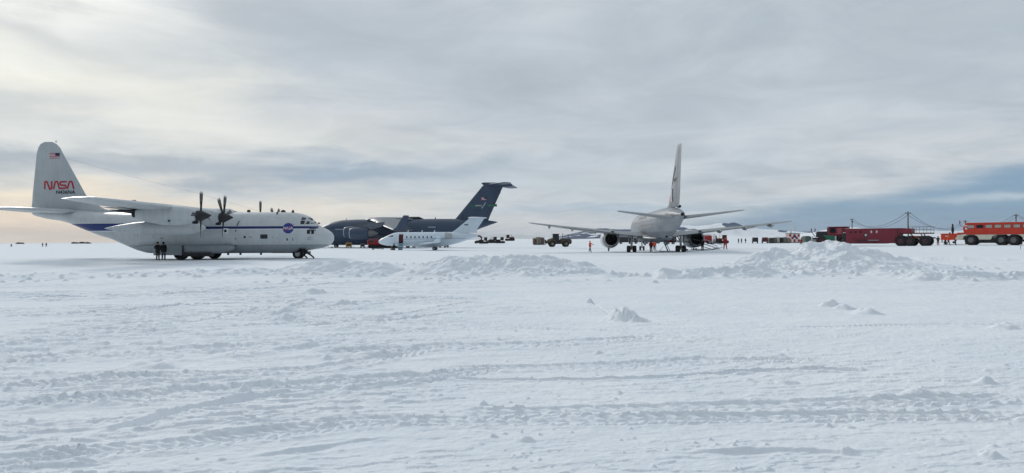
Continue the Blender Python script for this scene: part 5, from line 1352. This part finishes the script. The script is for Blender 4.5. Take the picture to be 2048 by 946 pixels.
def terra_bus():
    D1 = 133.0; x1 = gx(1932, D1)
    t = thing('snow_bus', 'orange-red six-wheeled snow bus with a cream lower band and rounded windows', 'bus', (x1, D1, gz(x1+3, D1-3)), R(-45))
    org = skin_paint('bus_orange', (200,52,28), [(-2,20,-1,1.85,(206,202,184))], panel=(1.5,3.0), line=.14, grime=.22, rough=.4)
    # lower skirt with wheel arches, then upper body
    MB().prism([(.3,1.95),(0,2.3),(-.15,3.0),(.1,3.75),(.35,3.95),(13.6,3.95),(13.8,3.7),(13.8,1.87),(.4,1.87)], -1.5, 1.5, inset=.1).build('body', org, t)
    crm = M['buscream']
    sk = [(-1.1,1.0),(-1.25,1.35),(-.9,1.8),(.25,2.0),(.5,1.86),(13.8,1.86),(13.8,1.0),(9.0,1.0),(8.6,1.6),(8.0,1.84),(5.0,1.84),(4.4,1.6),(4.1,1.0),(2.4,1.0),(2.1,1.6),(1.6,1.84),(.5,1.84),(0,1.6),(-.2,1.0)]
    MB().prism(sk, -1.53, 1.53).build('skirt', crm, t)
    MB().box((-.55,0,2.0),(1.3,2.3,.5),b=.15).box((-1.25,0,1.15),(.3,2.4,.35),b=.08).build('nose', org, t)
    MB().box((-.0,0,3.0),(.25,2.5,.95),b=.04).build('windscreen', M['glass'], t)
    for s in (-1,1):
        for k in range(9):
            wx = 1.15+k*1.36
            q = MB().box((wx,s*1.505,3.28),(.95,.05,.52),b=.02); w_ = q.build('window', M['buspane'] if k not in (1,) else M['glass'], t)
            MB().box((wx,s*1.50,3.28),(1.1,.03,.68),b=.01).build('window_frame', M['dkred'], w_)
        for k in range(3): MB().box((-.3-.05*k,s*1.3,1.25+.2*k),(.7,.3,.05)).build('front_step', M['dark'], t)
        MB().box((.35,s*1.515,3.45),(.55,.04,.22)).box((.4,s*1.515,2.95),(.35,.04,.35)).build('cab_window', M['flagwhite'], t)
        for wx in (1.05,5.6,7.4): wheel(t, (wx,s*1.1,.92), .93, .85, .5, [M['tyre'], M['hub']], lugs=20)
        MB().tube([(-.1,s*1.5,3.3),(-.5,s*1.75,3.5),(-.5,s*1.75,4.3)], .05).box((-.5,s*1.78,4.1),(.12,.35,.55),b=.03).build('mirror', M['dkred'], t)
    MB().box((3.3,0,.75),(2.6,1.9,.7),b=.08).build('underbody_tank', M['dark'], t)
    MB().box((7,0,.8),(13,1.0,.4)).build('chassis', M['dark'], t)
    MB().box((7,0,3.99),(13,2.8,.07),b=.02).build('roof_snow', M['snowcap'], t)
M['buscream'] = mat('bus_cream', (206,202,184), .5, var=.15); M['buspane'] = mat('bus_pane', (168,160,150), .2, var=.6, scale=2.2)
terra_bus()
def orange_hood():
    D = 150; x, y, z = ground_at(1909, D)
    t = thing('orange_trailer', 'flat orange equipment carrier with an upright dark stack, left of the bus front', 'trailer', (x,y,z), R(-35))
    MB().box((.3,0,1.55),(5.2,2.2,1.15),b=.08).build('body', M['orange'], t)
    MB().box((.3,0,2.2),(5.5,2.4,.12),b=.03).build('deck', M['orange'], t)
    MB().revolve([(2.2,.17),(3.4,.19),(4.2,.15)], (-.3,0,0), 'z', 12, cap=(True,True)).build('stack', M['dark'], t)
    MB().box((-.3,0,3.0),(.5,.3,.8),b=.05).box((-.8,0,2.35),(.3,.4,.25)).build('muffler', M['dark'], t)
    for s in (-1,1):
        MB().box((-1.6,s*.7,.5),(.25,.2,1.0)).box((2.0,s*.7,.5),(.25,.2,1.0)).box((.2,s*.7,.06),(4.2,.2,.1),b=.03).build('skid', M['dark'], t)
        MB().box((-1.2,s*1.11,1.75),(.7,.04,.2)).build('decal_panel', M['cream'], t)
orange_hood()

# ------------------------------------------------------------------ utility poles and cables
POLES = [(1704,437,288,9.2,'wooden pole behind the maroon carrier front'),(1816,423,210,9.2,'tallest wooden utility pole rising behind the railed deck of the maroon carrier'),(1930,440,322,9.2,'wooden pole rising just behind the mirror of the orange bus'),(2032,428,240,9.2,'wooden pole rising over the roof of the orange bus'),(2190,440,300,9.0,None)]
tops = []
for px, py, D, _, lb in POLES:
    p = at(px, py, D); x, y = p.x, D
    tops.append((Vector((x,y,p.z-.45)), D))
    if lb:
        t = thing('utility_pole', lb, 'pole', (x,y,0), R(-20), 'utility poles')
        MB().tube([(0,0,-.3),(0,0,p.z)], [.2,.15], 10).build('post', M['wood'], t)
        MB().box((0,0,p.z-.45),(1.5,.12,.14)).build('crossarm', M['wood'], t)
        k = MB()
        for sx in (-.65,0,.65): k.revolve([(0,.05),(.1,.08),(.2,.05)], (sx,0,p.z-.38), 'z', 8, cap=(True,True))
        k.build('insulator', M['hub'], t)
        if px in (1704,): MB().tube([(.2,0,p.z-1.6),(.2,0,p.z-.9)], .22, 8).build('transformer', M['dark'], t)
nm = ['from the carrier front pole to the tallest pole','from the tallest pole to the bus mirror pole','from the bus mirror pole to the bus roof pole','running right from the bus roof pole']
for i in range(len(tops)-1):
    for j, off in enumerate((-.6,.6)):
        a, Da = tops[i]; b, Db = tops[i+1]; sag = [3.3,3.8,3.0,3.0][i]+.35*j
        d = Vector((math.cos(R(-20)), math.sin(R(-20)), 0))*off
        pts = [(a+d)*(1-u)+(b+d)*u-Vector((0,0,sag*4*u*(1-u))) for u in [k/24 for k in range(25)]]
        o = MB().tube(pts, .055, 5).build('power_cable', M['cable']); tag(o, ('upper' if j == 0 else 'lower')+' sagging cable '+nm[i], 'cable', 'cables between the utility poles')

# ------------------------------------------------------------------ ground equipment round the aircraft
def red_van():
    D = 184; x, y, z = ground_at(760, D)
    t = thing('tracked_carrier', 'red tracked carrier with a pale tube frame behind the small jet nose', 'truck', (x,y,z), R(180))
    MB().box((.2,0,1.45),(5.6,2.2,1.3),b=.15).build('body', M['red'], t)
    MB().box((-3.4,0,1.1),(2.6,1.9,.8),b=.15).build('engine_hood', M['dkred'], t)
    f = MB()
    for s in (-1.12,1.12): f.tube([(2.9,s,.9),(2.85,s,2.0),(2.5,s,2.3),(-2.4,s,2.35)], .06, 6)
    f.build('tube_frame', M['pinkframe'], t)
    MB().box((1.9,-1.12,1.7),(1.0,.05,.5)).box((1.9,1.12,1.7),(1.0,.05,.5)).build('window', M['glass'], t)
    for s in (-1,1):
        MB().prism([(-4.4,.3),(-4.0,.02),(2.4,.02),(2.9,.4),(2.6,.8),(-4.2,.8)], s*.6, s*1.15, inset=.05).build('track', M['tyre'], t)
M['pinkframe'] = mat('pale_red_frame', (196,130,132), .5)
red_van()
def gpu(px, D, label, m, w=1.5, h=1.15):
    t = thing('power_cart', label, 'cart', ground_at(px, D), R(12))
    MB().box((0,0,.3+h/2),(w,1.2,h*.9),b=.08).build('housing', m, t)
    MB().box((0,-.61,.3+h/2),(w*.7,.03,h*.45)).build('grille', M['dark'], t)
    for s in (-1,1):
        for wx in (-w*.35,w*.35): wheel(t, (wx,s*.5,.2), .2, .12)
    MB().tube([(w/2,0,.35),(w/2+.8,0,.3)], .04).build('drawbar', M['dark'], t)
gpu(697.5, 184, 'yellow power cart on the snow below the grey jet engines', M['yellow'])
gpu(725, 186, 'grey equipment cart on the snow right of the yellow power cart', M['hub'], 1.1, .9)
gpu(885, 200, 'olive and yellow cart under the tail of the small jet', M['yg'], 1.6, .9) if 'yg' in M else None
M['yg'] = mat('yellow_green_paint', (120,130,50), .6); gpu(885, 200, 'yellow-green cart under the rear of the small jet', M['yg'], 1.8, .8)
gpu(893, 204, 'dark cart beside the yellow-green cart under the small jet', M['dark'], 1.0, .6)
def towbar(px, D, rz, label, L=4.5, m=None):
    t = thing('tow_bar', label, 'tow bar', ground_at(px, D), R(rz))
    m = m or M['steel']
    MB().tube([(-L/2,0,.35),(L/2,0,.2)], .06, 8).tube([(L/2,0,.2),(L/2+.3,0,.2)], .09, 8).build('bar', m, t)
    MB().tube([(-L*.3,-.5,.18),(-L*.3,.5,.18)], .03, 6).tube([(-L*.3,0,.18),(-L*.25,0,.34)], .03, 6).build('axle', M['dark'], t)
    for s in (-1,1): wheel(t, (-L*.3,s*.5,.18), .18, .1)
towbar(753, 149, 15, 'dark tow bar lying on the snow in front of the small jet nose', 2.2, M['dark'])
towbar(676, 185, 3, 'pale long tow bar on the snow beyond the white plane nose', 5.0)
def engine_stand(px, D, rz, label):
    t = thing('stair_frame', label, 'steps', ground_at(px, D), R(rz))
    f = MB()
    for s in (-.5,.5):
        f.tube([(-2.4,s,1.5),(2.0,s,.15)], .045, 6).tube([(-2.4,s,.12),(2.4,s,.12)], .05, 6).tube([(-2.4,s,.12),(-2.4,s,1.5)], .04, 6)
        f.tube([(-1.7,s,2.0),(2.5,s,.75),(2.7,s,.45),(2.0,s,.3)], .035, 6)
    for k in range(7): u = k/6.5; f.tube([(-2.2+4*u,-.5,1.44-1.2*u),(-2.2+4*u,.5,1.44-1.2*u)], .035, 6)
    f.build('ladder_frame', M['steel'], t)
    MB().box((-2.5,0,1.5),(.9,1.1,.06)).build('platform', M['hub'], t)
    for s in (-1,1): wheel(t, (-2.0,s*.55,.15), .15, .08)
engine_stand(1400, 114, -8, 'grey wheeled stair frame lying low under the right engine of the airliner')
engine_stand(1414, 118, 6, 'second grey stair frame just right of the person in black')
def belly_steps():
    t = thing('belly_steps', 'slim grey service steps standing under the airliner tail', 'steps', ground_at(1335, 112), R(0))
    MB().tube([(-.6,0,1.75),(.1,0,.2)], .05, 6).tube([(-.35,0,1.75),(.35,0,.2)], .05, 6).tube([(.1,.5,.2),(-.6,.5,1.75)], .05, 6).build('ladder', M['steel'], t)
    MB().box((.3,.2,.12),(3.0,.8,.08)).build('base_plate', M['hub'], t)
    MB().tube([(-1.2,.2,.2),(-.6,.2,.9)], .03, 6).build('brace', M['steel'], t)
belly_steps()
def cable_bar():
    t = thing('boom_bar', 'long dark bar with a red joint hung low between the airliner main wheels', 'bar', ground_at(1340, 116), 0)
    MB().tube([(-2.4,0,1.62),(2.4,0,1.5)], .06, 8).tube([(-2.2,0,0),(-2.2,0,1.6)], .04, 6).tube([(2.2,0,0),(2.2,0,1.5)], .04, 6).build('bar', M['dark'], t)
    MB().ball((.1,0,1.62), .2, 8).build('joint', M['red'], t)
cable_bar()
for i, (px, D, lb) in enumerate(((2041, 90, 'thin bamboo marker stick in the snow below the orange bus'),(1586, 62, None))):
    if lb:
        t = thing('marker_stick', lb, 'marker', ground_at(px, D), 0)
        MB().tube([(0,0,-.1),(.04,0,.75)], .025, 6).build('stick', M['wood'], t)
        MB().box((.12,0,.62),(.22,.02,.16)).build('flag', M['dark'], t)
# low things on the far left horizon
for i, (px, D, w, h, lb) in enumerate(((150, 620, 5, 1.6, 'low dark sled far off on the left horizon, left of the row'),(168, 640, 9, 1.8, 'long dark sled far off under the white plane tail'),(176, 600, 4, 1.2, 'small dark crate far off under the white plane tail'),(40, 640, 6, 1.6, 'dark sled far off near the left edge'),(560+0, 640, 1, 1, None))):
    if lb:
        t = thing('cargo_sled', lb, 'sled', ground_at(px, D, .9), 0, 'far off sleds on the left')
        MB().box((0,0,.55),(w,2.2,h*.5),b=.1).box((-w*.2,0,h*.6),(w*.35,1.8,h*.5),b=.1).box((w*.3,0,h*.5),(w*.2,1.8,h*.5),b=.1).build('load', M['dark'], t)
        MB().box((0,.9,.12),(w*1.1,.15,.25)).box((0,-.9,.12),(w*1.1,.15,.25)).build('runner', M['wood'], t)

# ------------------------------------------------------------------ air
def haze():
    me = MB().box((0, 0, 56), (18200, 18200, 122)).build('haze', [], None, smooth=0)
    m = bpy.data.materials.new('thin_haze'); m.use_nodes = True; nt = m.node_tree; nt.nodes.clear()
    v = nt.nodes.new('ShaderNodeVolumePrincipled'); v.inputs['Color'].default_value = (.80,.88,1.0,1); v.inputs['Density'].default_value = .00004; v.inputs['Anisotropy'].default_value = .0
    o = nt.nodes.new('ShaderNodeOutputMaterial'); nt.links.new(v.outputs[0], o.inputs['Volume'])
    me.data.materials.append(m); me['kind'] = 'stuff'
haze()
